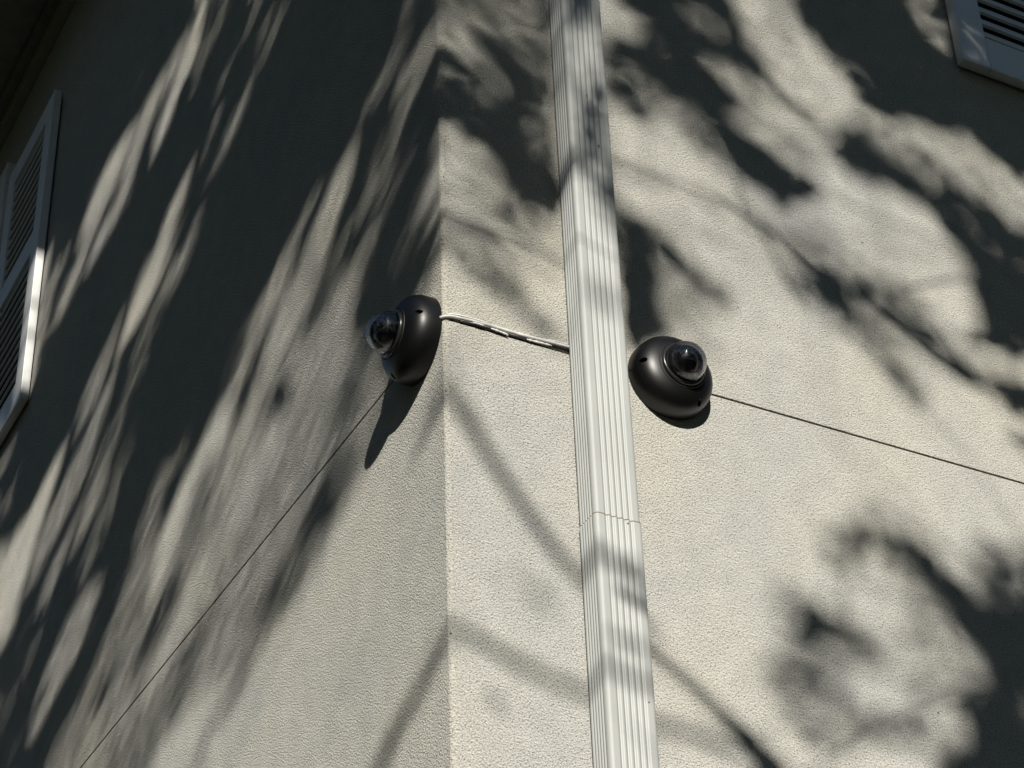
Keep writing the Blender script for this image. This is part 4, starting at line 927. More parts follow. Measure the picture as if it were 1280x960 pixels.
-799,4608,336,101,37,16, 1204,3912,421,16,66,29, -531,4723,325,179,115,71, 1145,3895,525,14,62,29, 846,3332,648,126,60,37,
-92,4460,453,173,114,49, -742,4664,493,45,115,71, 1106,4032,412,177,115,67, -1010,6630,305,85,115,71, -696,5985,443,162,40,16,
-615,5838,410,166,38,16, -278,5229,360,116,115,71, -1098,7309,323,66,115,71, -490,5495,385,164,115,71, 376,4494,465,129,93,41,
-1335,7650,560,82,115,71, -1270,7820,262,177,115,71, 1146,4790,401,147,115,71, 955,3459,522,167,32,20, -752,5179,324,157,43,18,
119,3821,454,170,35,20, 453,4433,564,45,101,63, -600,4984,262,3,115,70, -1286,7148,270,103,115,71, -770,6211,343,130,103,53,
1190,4379,354,67,115,71, -596,5032,331,23,115,59, 747,3075,610,38,48,21, -806,4943,362,132,59,35, -907,5900,285,7,115,59,
-511,5633,272,153,30,19, -1346,7778,302,94,115,68, -936,7263,262,17,115,71, -694,6331,262,108,115,71, -642,5575,335,28,115,71,
-809,6860,262,147,115,71, -148,4811,272,91,114,71, 632,4346,411,110,49,21, 1374,4819,563,168,115,71, -1361,6576,384,96,112,43,
-1223,6252,262,122,95,59, -332,5113,262,118,69,29, -1140,5538,262,118,104,45, -86,4222,328,71,45,21, -374,4196,538,122,33,16,
715,3897,293,165,74,45, -249,4131,449,134,50,19, -1156,7104,262,161,115,71, 710,4425,659,157,33,15, 915,3835,448,150,50,22,
-1213,7606,344,120,115,71, -1134,6926,274,21,115,71, -1065,7517,560,95,115,71, -844,4969,462,177,87,53, -932,7006,277,126,115,68,
751,4645,640,65,91,51, -571,5702,383,176,115,49, -327,5354,336,89,115,53, -135,4348,433,74,86,33, -417,5484,394,132,114,68,
41,3788,522,38,49,30, 339,4289,398,134,55,34, -1280,7342,290,175,115,71, -1361,6581,504,75,98,49, -771,5461,419,22,45,21,
-1105,6695,342,113,115,71, -582,6044,382,113,115,71, -102,4660,560,116,115,71, 1273,4593,680,70,115,71, -97,3046,364,89,30,11,
-577,5528,449,70,115,65, -597,4889,362,114,115,69, -1102,6127,262,85,70,35, -1154,7233,345,99,115,71, -339,4392,437,150,66,29,
1012,3887,280,42,49,24, -1262,7217,331,108,115,70, -888,7084,271,157,115,71, 1184,4530,584,156,115,71, -1336,7758,287,78,115,71,
-1047,6025,262,30,115,71, 689,4281,900,154,55,21, -1276,6556,262,117,115,54, -805,4493,396,129,53,21, 803,3805,899,93,72,32,
-987,5874,262,37,115,71, -1015,6406,262,53,52,24, -558,5937,262,112,67,38, -490,5859,262,62,50,28, -922,4776,544,38,115,71,
-1312,6704,275,146,115,71, -945,6067,560,89,109,53, -1003,6082,345,31,115,64, -150,4451,343,1,115,71, 756,4702,760,10,91,56,
-427,4981,287,53,115,71, 1087,3778,305,3,46,29, 326,3691,280,102,104,44, -1108,7473,351,19,115,71, -1100,5449,262,114,103,48,
-977,6492,474,79,115,62, -1117,6452,262,75,115,55, -598,5140,444,17,96,54, -1072,7771,262,106,114,71, 1020,3280,596,147,101,62,
-549,5588,361,92,115,71, -859,5267,368,29,55,30, -1324,7874,540,7,115,71, -1348,7289,262,87,115,71, -1209,5647,272,158,115,69,
344,4009,558,167,32,14, -615,4813,262,58,115,71, -989,5183,370,137,109,41, -726,5885,438,91,41,20, 539,4412,512,120,30,13,
-1108,7858,527,111,111,65, -955,4802,410,39,53,33, 1039,4207,610,9,92,35, -200,4280,560,100,47,22, -1351,7558,272,85,115,58,
986,4787,280,105,107,66, -1163,5575,302,121,113,48, -856,5832,333,149,115,71, 724,4515,866,25,51,22, 1050,3888,297,169,61,33,
-614,5915,560,116,43,19, -1065,7343,450,113,115,71, -1059,7298,347,115,115,71, -1024,6869,283,38,114,66, 642,4150,497,56,31,12,
1178,4211,743,21,38,18, 1112,4075,462,51,99,62, -549,3906,392,134,56,34, -1357,6402,275,109,115,62, -1094,7695,262,48,115,71,
-923,5205,401,179,61,23, 891,4448,384,150,115,68, -1250,6310,262,100,89,38, 485,4317,447,70,68,42, -547,4847,262,167,115,71,
382,4147,413,169,39,21, 1075,3795,401,28,86,33, -1168,5967,262,115,61,24, 933,3239,490,42,82,49, -429,5293,343,30,113,70,
-908,6555,270,110,115,68, -332,4866,454,115,115,61, -1215,7124,292,59,115,71, -140,4403,322,90,76,45, -1107,6220,262,116,76,43,
646,4203,834,103,46,26, -934,5038,426,53,115,48, -384,5068,414,92,115,71, 1006,3828,596,34,30,12, -1211,5708,262,126,80,40,
436,3033,420,103,52,31, -308,3815,406,14,45,17, -621,5278,319,169,30,12, -1015,7464,266,58,115,71, -617,5719,262,17,59,25,
-350,4572,329,96,71,44, -618,6258,262,54,115,71, -1345,7393,415,88,115,71, -800,5045,416,4,71,27, -1333,7727,332,74,115,70,
-928,6209,288,25,64,40, -90,4020,385,42,96,36, -374,5337,487,166,109,45, 290,4076,314,96,50,25, -1155,7883,454,178,115,67,
975,3318,751,107,90,52, -81,4448,262,136,99,40, 1063,3221,505,162,36,22, -1064,5745,372,129,109,45, 1103,4216,734,126,49,21,
726,3390,672,50,37,18, -1180,6858,264,173,115,69, -259,4916,264,31,115,65, -978,7195,262,106,115,71, 128,3956,655,134,95,59,
-1220,6819,275,137,115,71, 652,4067,577,84,62,30, -1254,6884,336,14,115,71, -460,4452,401,128,36,14, 1028,3071,528,88,115,71,
-1180,6344,351,106,112,69, -243,4046,432,119,30,17, -680,6481,358,127,115,71, -1210,6209,262,113,59,32, 649,4397,668,43,30,19,
840,3162,523,58,48,24, -1292,5885,293,120,47,26, -204,3686,560,147,35,17, 1410,4845,603,84,115,70, -1166,6274,311,94,115,66,
857,4247,574,66,52,21, 863,3059,429,5,92,44, -1155,5581,282,121,85,41, 911,4376,313,160,59,37, -472,5160,331,124,72,41,
-983,5825,324,119,115,71, 357,4198,360,81,34,16, -726,5170,344,131,46,26, 883,4185,421,18,35,18, -946,6224,296,156,114,56,
-869,5330,522,144,33,20, -702,5739,491,23,113,70, -1126,6302,262,142,115,71, -950,6816,262,164,115,71, -1291,5893,277,96,74,30,
-339,5456,320,127,68,41, 516,4534,704,163,115,64, -703,4847,262,124,107,62, 794,3417,419,113,48,18, -172,4879,262,104,115,71,
-1001,5905,262,60,115,71, -1172,7836,376,73,115,71, -955,6358,390,118,96,53, -1075,7731,265,130,115,71, -209,4106,540,156,37,20,
-302,4532,262,111,60,30, -923,6311,262,133,115,65, -428,3684,456,86,49,19, 456,3017,280,136,62,33, 1049,4426,614,98,115,66,
-746,5812,388,31,110,51, -1072,4968,262,72,110,60, 1166,4869,280,31,115,63, -1113,6493,262,71,76,47, -431,3996,416,16,42,16,
-1143,5318,403,119,115,61, -620,4294,560,60,37,18, -977,6921,262,96,115,71, -652,4549,405,73,44,20, -1051,6684,414,17,115,71,
765,4498,696,107,100,38, -1058,6899,262,1,115,71, -475,5274,450,150,115,55, -1014,6434,262,92,45,24, -1280,6641,378,34,115,71,
791,2966,301,152,48,23, 1226,4494,581,150,115,71, -1074,5851,463,108,107,41, -179,4111,560,165,41,17, -515,5089,560,40,115,61,
438,3827,477,130,62,29, -1169,5604,262,117,92,39, -552,5227,277,65,49,21, -693,5289,262,123,100,45, -749,6189,334,146,102,63,
-1341,7861,298,75,115,65, -447,4748,497,61,115,71, -956,6402,282,49,115,65, 324,3735,341,110,68,31, 720,3945,693,54,32,16,
-167,3915,473,175,30,18, -439,4194,560,156,36,16, 1112,4837,293,105,74,45, 1287,4901,452,86,115,65, -843,6609,312,118,115,71,
-103,4504,341,17,115,71, 467,4467,529,16,82,51, -502,5850,262,108,35,13, -555,4651,262,173,30,13, 984,3312,372,43,111,57,
-1086,5009,409,79,85,53, 521,4176,725,169,56,32, 1093,3894,567,56,74,30, -174,3753,474,76,57,27, -873,4766,262,105,96,42,
-1112,5441,357,109,107,52, -1319,7206,262,154,115,71, -1009,6439,262,51,72,30, -683,5774,262,134,106,66, -1245,7291,383,111,115,71,
-1135,5141,347,84,80,37, 683,4694,801,63,73,36, -777,6798,293,89,115,68, -940,5781,285,129,115,65, -846,5173,295,27,37,14,
-417,4874,350,80,115,71, -574,6076,348,39,110,52, -890,5107,367,136,89,54, -792,6268,262,77,115,71, -711,6558,262,152,115,71,
-1053,5146,430,118,91,45, 1043,4553,300,40,52,26, -998,5218,372,109,87,54, -328,3716,560,170,35,19, -264,4325,494,179,37,15,
346,3813,368,118,104,65, -697,4677,349,112,115,44, -1130,5878,262,102,54,31, 192,3908,526,80,85,53, -553,5971,262,83,66,31,
-977,6870,387,29,115,71, -500,4810,262,39,115,71, 1103,4144,400,30,103,52, -487,3993,390,170,32,18, -930,6346,327,79,115,53,
1089,3307,301,70,99,41, -462,4629,262,148,115,71, 316,3660,446,89,41,21, -841,6781,262,172,115,69, -1007,6476,262,72,57,36,
-422,5780,521,69,115,65, -1234,7505,361,88,112,68, 1212,4233,686,3,36,14, -624,5626,306,95,115,71, -667,5609,280,56,115,71,
-363,4769,337,4,115,71, -915,6615,262,69,115,71, -1126,6484,340,81,113,59, 941,4769,387,32,115,71, -517,5443,296,118,115,71,
323,3765,280,85,75,28, 1143,4124,551,112,98,47, -951,6606,431,166,115,71, -1193,7881,348,6,115,69, -18,3947,423,125,54,33,
345,3780,410,108,100,62, 1342,4645,489,106,114,66, 610,4635,541,39,54,22, -363,4845,365,129,113,70, -1203,5671,262,114,115,53,
143,3809,598,136,31,18, -1114,6795,474,62,115,71, -562,5034,308,123,115,71, -1201,5352,560,74,115,71, 489,2964,316,57,51,32,
20,4155,494,155,37,18, 853,3038,368,32,115,44, -1025,5284,339,155,115,45, -1187,6519,262,179,115,71, -914,5337,516,27,42,22,
588,4439,447,63,32,12, -80,4567,319,96,115,71, 899,3154,451,89,104,64, -1097,6559,262,71,115,61, -1147,5534,307,101,86,44,
1092,4603,403,104,57,35, -1221,5736,262,114,65,25, 247,4038,450,74,52,21, -905,7232,262,110,115,59, -867,6336,522,90,115,71,
810,3404,382,137,40,16, -332,5436,380,115,102,58, -1334,7025,505,74,114,68, 719,3373,862,106,44,26, -694,6198,316,128,115,71,
1219,4055,428,163,115,49, 1051,3686,387,145,38,18, 799,4620,666,80,115,64, -1309,7557,321,170,115,71, 717,4105,397,158,35,19,
-903,7129,288,64,115,71, 1067,4539,465,57,86,53, -355,3744,401,171,31,14, -1333,6885,262,87,115,71, -70,3746,275,141,70,42,
-60,4291,546,166,98,51, 1116,4726,900,4,115,52, -817,6936,412,114,115,70, -1196,5278,299,79,115,63, 1031,3114,524,52,115,71,
1319,4508,280,164,115,59, 1214,3924,549,137,98,48, -1039,6997,406,160,115,71, -1341,7356,383,90,115,71, 63,3780,533,127,49,22,
-802,5133,304,115,30,17, -407,5425,262,172,75,33, -1272,6194,310,76,57,35, -914,4831,278,147,94,43, 389,3845,580,121,49,25,
-1272,6371,522,91,95,42, -983,6502,262,133,115,70, 915,4609,338,21,115,71, -878,7125,262,116,115,69, -839,5740,285,2,115,71,
-431,5080,560,52,115,70, -1185,5993,262,104,56,23, 629,4270,557,98,37,20, -753,6674,262,40,115,71, -1198,6037,262,155,39,22,
1211,4436,540,137,115,71, 1145,4475,457,27,115,70, 1012,4189,421,40,97,60, -271,4887,262,61,115,71, -1187,5984,262,134,38,17,
531,4099,778,48,30,14, -558,5097,462,102,115,66, 1182,3718,280,19,65,32, -1094,5819,262,152,79,49, -1126,6402,301,121,115,71,
-657,4799,274,43,115,71, -393,4481,376,59,30,15, 992,4095,666,129,31,15, -244,4026,456,38,32,18, -1095,5788,262,102,66,31,
-1029,5067,324,102,115,71, -1225,6101,262,90,65,32, -1227,6770,389,114,115,71, -432,5210,363,79,33,17, -1048,4920,417,148,115,71,
556,3170,637,158,46,20, 415,4185,446,77,35,14, 973,3102,432,87,115,65, 1229,4343,280,37,94,51, -838,6972,262,8,115,71,
-1333,7805,309,76,115,71, -1206,7515,285,86,115,71, 1361,4587,365,63,115,69, -1201,7036,329,124,115,71, 1305,4386,280,150,85,52,
1091,4775,294,50,81,48, -480,5730,283,84,36,16, -194,4724,262,67,115,71, -919,5661,278,104,115,68, -1188,7115,262,151,115,71,
-712,6134,310,104,101,57, -734,4537,414,135,30,18, -1348,7309,262,82,115,69, 1337,4730,491,72,115,71, -6,4385,560,28,97,49,
-1111,6333,262,98,115,55, 1086,3959,470,70,115,67, 887,4357,302,13,48,29, -813,5924,314,150,58,31, 282,3196,386,38,34,18,
-622,6219,387,179,115,71, 662,4301,431,107,51,21, -1255,7866,273,47,115,71, 97,4390,507,9,32,13, -943,5945,262,53,115,71,
416,3703,842,133,40,15, -724,6389,494,156,115,71, -1338,7722,262,76,115,71, 66,2992,421,104,30,16, -413,5698,316,92,96,59,
-905,5135,262,148,70,28, -1198,6645,299,27,115,71, -1142,7738,449,59,115,71, -1230,5736,262,109,104,54, -558,4826,450,7,115,71,
-955,4922,493,53,63,24, 268,3835,526,143,36,14, -650,6369,263,97,114,69, -1344,6795,277,99,115,69, -900,4670,445,96,115,61,
-631,5521,284,65,115,71, -924,6230,394,39,74,38, 856,4168,501,43,46,18, -1141,5512,262,145,103,64, -923,6250,496,45,77,36,
-865,6424,378,29,115,71, 1272,4167,280,6,87,49, -183,4818,262,117,115,71, -627,5301,482,28,40,15, -624,5404,453,155,30,12,
791,4264,360,105,36,16, -1323,6322,262,122,115,56, -383,4320,545,150,45,17, -1187,6399,265,71,115,70, -643,4633,411,122,67,26,
1224,4178,417,117,54,34, -759,6728,262,135,115,71, -301,4184,349,85,35,21, -239,4845,286,175,115,71, -16,2816,478,111,36,23,
-1165,6132,344,119,100,49, -414,5631,262,101,115,58, 1027,3308,485,85,115,71, -1126,6459,312,70,115,71, -1203,7401,533,77,115,71,
-889,5805,309,153,115,68, 351,3678,437,22,91,39, -813,6430,262,89,115,71, 1401,4948,391,97,115,71, -1266,7022,319,169,115,71,
87,3783,329,1,41,20, -1332,7173,273,78,115,71, -735,5405,355,140,52,32, -920,5830,262,9,114,71, 200,4082,664,91,43,17,
841,3232,623,149,50,21, -1158,7577,371,55,115,71, 988,3055,638,56,115,64, -541,5907,262,89,42,20, 850,3826,596,145,30,11,
-1353,6875,262,95,115,61, -1115,6173,262,111,114,54, 349,3742,506,77,90,56, -668,4697,440,85,115,64, -743,6482,262,152,115,71,
-744,4880,360,140,78,44, -1183,5611,262,102,115,61, 621,4547,710,83,41,18, 1162,4368,318,80,86,53, 518,3098,622,1,39,23,
-886,5999,480,62,94,56, -1287,6237,263,102,75,44, -498,4900,343,89,115,66, 1172,4609,358,16,73,43, -434,3821,398,68,31,14,
786,3100,574,101,34,17, -77,3837,349,88,115,59, -1111,6214,262,101,115,45, -1002,6120,300,76,115,48, 538,3218,524,123,30,14,
-771,5672,350,27,115,71, 192,3895,280,100,81,34, -498,6010,262,85,93,43, -442,4314,394,145,38,21, -784,4856,411,131,40,16,
587,4105,342,8,95,59, -1095,6592,358,121,115,71, 992,4578,397,113,115,71, -1114,6411,262,88,115,51, -871,5080,339,13,115,55,
-595,5739,456,80,69,27, 885,3933,755,176,46,19, -420,5265,523,69,80,49, 475,2979,280,96,46,18, -1050,7369,264,7,115,71,
74,3681,404,83,30,17, 977,3381,709,64,61,30, -224,4738,340,96,115,71, -1092,5438,262,124,72,45, 1395,4883,725,69,115,71,
-1137,6671,400,144,115,71, 1188,4806,280,120,115,63, 1018,4367,427,18,53,24, -521,5402,282,75,34,19, -1015,6490,262,80,35,21,
-580,4913,262,96,112,56, -641,6062,347,32,89,47, -1333,6740,333,74,115,71, -1127,7861,276,136,115,71, 318,3769,280,109,53,29,
-1017,7419,434,115,115,71, -1343,7497,337,90,115,71, 327,4340,493,114,31,19, -639,5713,293,133,108,60, 239,3900,443,23,44,17,
-1000,6445,262,70,103,54, -1170,7654,367,141,115,69, -1261,7546,300,102,115,71, 999,3875,350,51,35,19, -1258,6732,262,40,115,71,
-1244,7599,262,160,115,71, -1126,6008,262,111,93,42, 753,4609,344,113,59,34, -1153,5580,262,104,104,39, -508,5790,354,157,58,22,
-810,6069,450,110,41,16, 1079,4490,470,95,115,71, -1237,6915,351,72,115,70, -141,3337,560,135,31,13, -1262,5824,275,100,87,35,
-1096,6370,262,115,57,27, 482,2994,379,159,81,39, -1196,6011,262,119,45,21, 1319,4469,400,19,115,71, 696,4093,280,15,51,23,
-1173,6889,375,11,113,70, 794,3295,646,83,44,19, -897,6858,262,27,115,71, -1223,7740,389,70,115,71, -1229,5708,262,134,92,57,
-1106,5424,262,92,115,65, -1309,5910,394,110,80,41, -443,4547,266,135,83,42, -1200,6034,265,108,55,24, 776,4214,283,32,48,24,
-486,5936,363,122,115,54, 704,3864,391,56,48,22, 323,3732,303,122,52,26, -525,4125,545,116,58,22, -1212,6065,270,106,82,51,
-550,4576,462,84,71,44, -810,5954,457,60,56,21, 682,3887,436,111,63,24, -332,4417,524,114,57,35, -600,4284,524,60,44,24,
-613,4258,529,63,49,22, 1190,4313,378,112,53,25, 888,3304,295,129,57,28, -578,5412,557,17,30,13, -650,6039,303,175,51,26,
687,4287,468,10,44,27, 668,4168,571,59,33,20, 1250,4241,778,150,39,19, -776,5491,508,46,47,26, -687,5911,506,152,78,49,
-377,4070,548,46,57,23, -870,4584,266,85,115,64, -318,3747,560,98,45,26, -739,5946,555,24,46,27, 1138,3792,856,172,82,38,
-759,4822,531,86,53,28, -717,5361,431,110,68,38, -689,5086,375,129,57,30, 1265,4357,563,68,103,55, -693,5428,560,171,43,23,
680,4559,861,81,61,33, 285,4347,329,104,49,24, 1008,4200,334,20,78,35, -968,5134,262,48,44,27, -705,5550,301,88,115,71,
583,4615,563,83,57,24, -361,4571,437,110,81,50, -423,4281,458,90,43,20, 680,4280,727,129,35,14, -389,4290,522,172,39,24,
-829,6065,560,129,54,24, 194,3974,418,64,63,30, 690,4103,370,130,70,43, -127,3847,486,114,34,20, 1104,3798,524,45,67,37,
1113,3699,337,5,40,19, -1032,6258,262,79,36,14, -379,4032,524,38,59,23, -605,4597,409,151,59,23, -1113,5483,262,115,86,43,
-638,4489,530,31,59,22, -1116,5849,262,133,67,37, 37,4231,552,114,59,25, -53,3927,457,84,43,24, 637,3077,900,109,48,25,
327,4396,767,56,49,21, -1125,5860,262,82,46,29, -755,4379,560,117,54,25, -837,5285,397,169,32,14, 28,4090,584,145,55,24,
129,3820,670,40,44,24, 887,3320,488,153,92,35, -1273,6363,298,109,92,39, -769,5096,528,147,39,17, 700,4195,686,29,41,23,
-726,5412,376,66,77,35, -394,5362,455,154,52,32, -53,3897,429,49,69,30, 243,4126,600,81,40,21, 240,3933,469,64,69,30,
-1024,6327,262,67,45,22, -913,4840,292,82,80,44, -1054,6369,271,176,33,17, 573,3984,790,23,46,21, 288,4130,487,85,48,22,
-556,5942,262,79,79,33, 175,3802,732,77,40,15, -562,5866,519,115,30,13, -819,5100,262,138,37,20, -433,4054,417,119,44,17,
-476,4191,560,87,30,15, 1293,4242,762,21,61,23, -1349,6548,342,89,87,42, 83,3765,543,131,48,23, 310,4175,502,1,51,29,
-1231,5543,354,109,109,43, 411,3853,336,109,52,26, 588,3042,444,59,31,18, 153,4243,575,29,30,19, 1000,4817,280,117,73,45,
771,3959,690,179,30,16, -832,4857,560,27,40,19, -34,3711,405,104,46,17, -814,5350,451,120,31,19, 602,4585,575,54,46,21,
505,4139,419,108,45,17, -941,5305,544,34,66,37, 256,3959,716,169,53,23, 668,3254,561,34,34,16, 728,4600,568,6,47,18,
-882,6130,445,112,38,21, 702,4382,848,175,50,21, -368,4366,370,28,76,29, -283,3755,411,82,30,17, 788,4240,447,60,70,31,
910,4288,621,55,46,25, -1111,6336,262,115,71,42, -901,6121,543,77,38,16, -264,4108,388,54,33,20, 384,4143,616,67,50,24,
-328,4121,560,123,41,19, 1069,4170,476,145,90,39, -33,4090,438,90,110,43, 145,4112,332,123,94,59, 675,3343,600,56,34,18,
148,3640,675,155,47,18, 838,3885,658,155,60,34, 460,3820,555,84,34,20, -235,4266,501,116,43,24, -322,3786,431,153,50,23,
-410,4066,511,32,38,17, 92,4250,517,137,30,19, 160,3638,516,153,52,28, -867,4884,289,116,54,28, 1080,3689,280,5,47,23,
-375,3916,535,61,48,23, 803,3943,576,156,37,14, -757,6065,386,175,34,19, 806,3318,856,57,42,16, -242,4307,489,135,38,19,
-581,4417,369,147,40,17, -191,3901,420,40,36,14, -387,4497,560,106,57,22, -425,4152,531,108,31,20, 746,3083,620,163,30,14,
327,4435,745,2,36,23, -585,4188,336,95,55,23, 475,2901,498,85,78,45, -341,3989,407,124,34,18, -732,4752,282,126,32,16,
283,4258,420,98,48,23, -257,4218,442,17,35,16, 872,3840,570,178,44,21, -212,4388,376,64,49,21, 561,3036,373,31,40,17,
-297,3865,480,59,40,16, 735,3970,592,65,31,15, 137,4213,763,33,65,26, 283,3066,432,121,35,22, -630,4513,379,105,30,15,
-80,4173,389,63,53,21, -537,5889,318,106,55,21, -195,4080,461,170,37,14, -485,4121,348,160,32,17, -17,4236,554,131,54,25,
-758,5274,496,59,51,21, -732,4536,355,69,30,11, -216,3926,560,109,37,21, -62,3074,419,33,33,13, -786,5112,386,136,37,19,
550,4355,523,13,48,24, 343,3099,626,173,30,18, -521,4083,322,80,36,15, 83,3678,482,172,30,15, -271,4082,560,5,34,15,
-980,6244,262,100,61,25, -583,4147,424,89,43,16, -150,3797,514,41,50,31, -701,4518,455,163,53,30, -1110,6310,262,85,101,46,
-1132,5900,262,116,93,53, -788,4419,373,109,46,25, -146,3826,401,26,38,23, -503,4202,556,95,41,19, -110,3034,560,59,37,22,
-557,4319,546,23,80,31, 927,4254,589,13,38,20, 198,4402,633,86,60,26, -106,4241,498,19,101,40, 606,4193,886,33,30,19,
366,4011,596,151,30,14, -137,4027,442,106,46,18, -595,4095,528,61,46,20, -128,3784,378,89,48,19, -309,4303,469,2,43,16,
919,3887,737,41,30,14, -731,4967,445,15,43,16, -755,5185,416,7,33,17, 722,4261,363,179,47,18, -937,6144,560,8,41,22,
-737,5391,400,48,69,34, -56,4382,560,55,44,27, 566,4357,537,7,83,37, -323,5431,264,93,112,70, 276,3912,615,160,51,30,
-569,4580,430,178,42,19, -650,5931,360,100,30,19, 812,3942,892,74,48,20, -1157,5937,262,121,66,34, -990,6163,262,98,68,27,
-289,4339,560,109,36,22, -815,5408,262,130,67,30, 183,3887,298,24,93,39, -1231,5535,423,129,115,71, -209,4240,445,148,35,18,
832,3751,542,62,34,21, -113,4302,398,23,86,33, -862,5357,550,85,37,22, 806,4435,778,118,47,24, -396,3881,374,64,33,16,
-494,5279,518,5,115,71, -342,4021,435,162,50,20, -543,4640,480,166,35,22, -559,5941,262,108,74,37, -35,4103,378,114,100,56,
-699,5006,560,12,67,35, -324,4388,401,137,53,21, 702,3914,280,44,53,27, 927,4302,603,19,44,17, -1132,5870,294,101,54,33,
136,4218,847,86,37,14, 192,4148,684,172,50,19, 885,4263,764,3,59,27, -771,5279,269,156,30,15, -492,5976,279,138,48,30,
-350,4262,560,93,42,21, 352,4133,703,14,35,13, -322,5181,551,166,50,31, -984,6183,278,41,56,24, -138,4066,426,84,39,15,
-146,3983,452,119,36,16, 657,3405,431,66,31,19, -238,3999,450,35,37,16, -222,3970,502,114,50,19, 1031,4291,900,175,42,17,
-816,5340,493,156,33,14, 1107,3698,505,26,49,24, -778,6012,308,143,46,23, 1077,3687,502,151,30,12, -482,5755,366,165,51,32,
-492,4061,360,164,31,14, -748,5491,349,84,35,13, 609,4281,587,155,36,18, -97,3669,492,112,38,24, 708,3108,531,9,42,18,
-765,5279,327,37,43,23, 970,4302,788,157,44,24, -139,4162,364,66,50,21, -163,4030,414,175,30,12, 527,3235,652,178,30,13,
-852,6062,262,79,30,19, -532,4052,527,69,38,23, -184,3654,560,175,31,14, -702,5496,318,73,61,38, 24,4073,397,87,36,17,
1091,3755,556,18,47,29, -385,3940,434,9,37,18, -1143,6083,442,117,101,40, -250,4461,524,132,38,21, 805,3445,661,72,30,13,
358,4266,690,107,90,56, -382,4147,560,167,37,20, -187,4204,406,99,43,26, -560,4525,438,126,30,14, -805,5301,306,73,33,17,
-170,3820,560,84,44,27, -480,5385,445,152,95,45, 685,3360,555,177,40,16, 596,4362,613,139,70,29, 24,4032,408,173,39,18,
818,3755,572,29,37,18, 75,4260,552,39,40,25, -343,4456,529,139,33,14, -565,4336,325,28,51,26, -779,5373,560,19,46,24,
728,4021,597,74,30,15, -743,4471,366,86,44,23, 626,4466,867,142,33,17, -178,3984,481,18,41,16, -1229,6118,386,102,78,30,
-818,6009,560,70,30,19, -650,5193,384,171,41,20, -1079,5411,262,106,63,35, 455,4148,685,3,47,23, 334,4265,280,156,46,23,
629,4495,877,17,47,18, 752,3871,579,113,35,19, -802,4561,502,64,40,17, 243,4150,507,113,30,15, -737,4510,449,45,33,17,
-799,5419,402,103,38,20, -576,5160,338,115,56,33, -628,4143,444,76,43,23, -606,4427,448,167,37,16, -462,4240,555,42,42,19,
377,3699,406,139,45,23, 372,3084,536,139,30,18, 32,4206,832,89,74,31, -130,3712,555,61,49,21, 1199,3802,403,49,70,39,
-334,3913,363,175,33,17, 845,4344,529,86,30,14, 579,4170,507,168,44,22, -139,4365,509,85,54,28, -674,4461,262,4,41,24,
-228,3844,450,53,35,19, -1166,5952,262,80,54,30, -25,3769,385,165,61,27, 841,3264,649,147,32,13, 627,3119,531,67,30,18,
-544,4178,560,132,41,21, 893,4178,669,59,41,20, -774,4913,333,143,44,23, 75,3848,674,166,30,17, 1065,3788,426,50,51,28,
247,4069,527,156,30,18, -224,3905,560,45,44,21, -766,4917,276,154,55,28, -754,6003,560,27,30,13, 249,4019,638,74,38,22,
265,4376,392,128,38,24, 725,3916,434,144,51,28, 755,3930,563,135,47,26, -1217,6073,262,105,50,24, -335,4039,480,159,39,15,
-263,4012,462,136,30,18, -459,4498,560,62,35,14, 509,4360,472,136,54,25, -427,4223,471,103,36,14, 84,4326,611,49,30,16,
109,3175,791,177,32,13, -640,4241,430,19,36,16, 62,3739,381,5,31,16, -389,4514,530,138,61,24, 58,3697,338,57,37,14,
580,3252,565,148,37,18, 741,3913,433,32,41,18, -307,3892,454,165,36,23, -644,5962,450,3,31,17, 647,4305,742,138,38,17,
560,4522,558,105,77,33, 1051,3919,280,50,58,23, 600,3257,405,55,32,19, -694,5154,560,125,37,17, -526,4283,521,64,45,17,
-600,5262,262,144,30,15, 289,4000,617,87,30,13, -193,3852,411,10,36,17, -661,4326,446,58,39,19, 244,3984,427,94,36,19,
469,3806,828,143,45,20, -159,4134,560,124,50,31, 648,3234,442,28,40,21, -94,3821,458,54,65,28, -354,3966,485,168,30,15,
-244,3733,358,44,44,23, 1069,4154,501,19,49,25, -479,4383,285,108,30,12, -122,4091,415,170,34,16, -798,5224,380,130,30,17,
-933,5449,506,145,33,16, 269,4273,641,158,44,23, -90,3780,270,123,51,26, -920,5356,290,117,30,11, 279,3963,462,79,32,20,
193,3844,814,81,33,13, -70,3695,365,50,45,23, -744,4732,262,25,43,22, 262,3675,589,89,35,13, -179,3778,469,140,36,15,
511,2981,386,151,34,17, -548,4559,373,8,32,18, -520,4104,500,84,32,13, -80,3749,517,58,50,26, -526,4312,406,111,41,16,
131,4291,743,133,42,25, 335,3914,581,95,31,13, -511,4282,326,158,38,20, 131,4369,808,142,64,35, -505,4308,273,91,42,20,
-588,5217,356,68,33,16, -109,4197,450,110,30,11, 45,4329,458,8,42,16, -260,3765,448,14,32,15, 152,3852,367,120,39,16,
-1148,5917,266,145,56,24, -208,3784,289,134,39,21, -341,3870,417,29,31,16]
nl = len(LEAVES) // 6
tree = empty("shade_tree", uvt(1.25, -2.8, 5.6), "leafy tree behind the viewer that throws dappled shade on the house", "tree")
tree_org = Vector(tree.location); tree_org.z = 0; tree.location = tree_org
lv, lf, centres = [], [], []
SHAPE = [(-1, 0), (-.62, .62), (-.15, 1), (.4, .80), (1, 0), (.4, -.80), (-.15, -1), (-.62, -.62)]
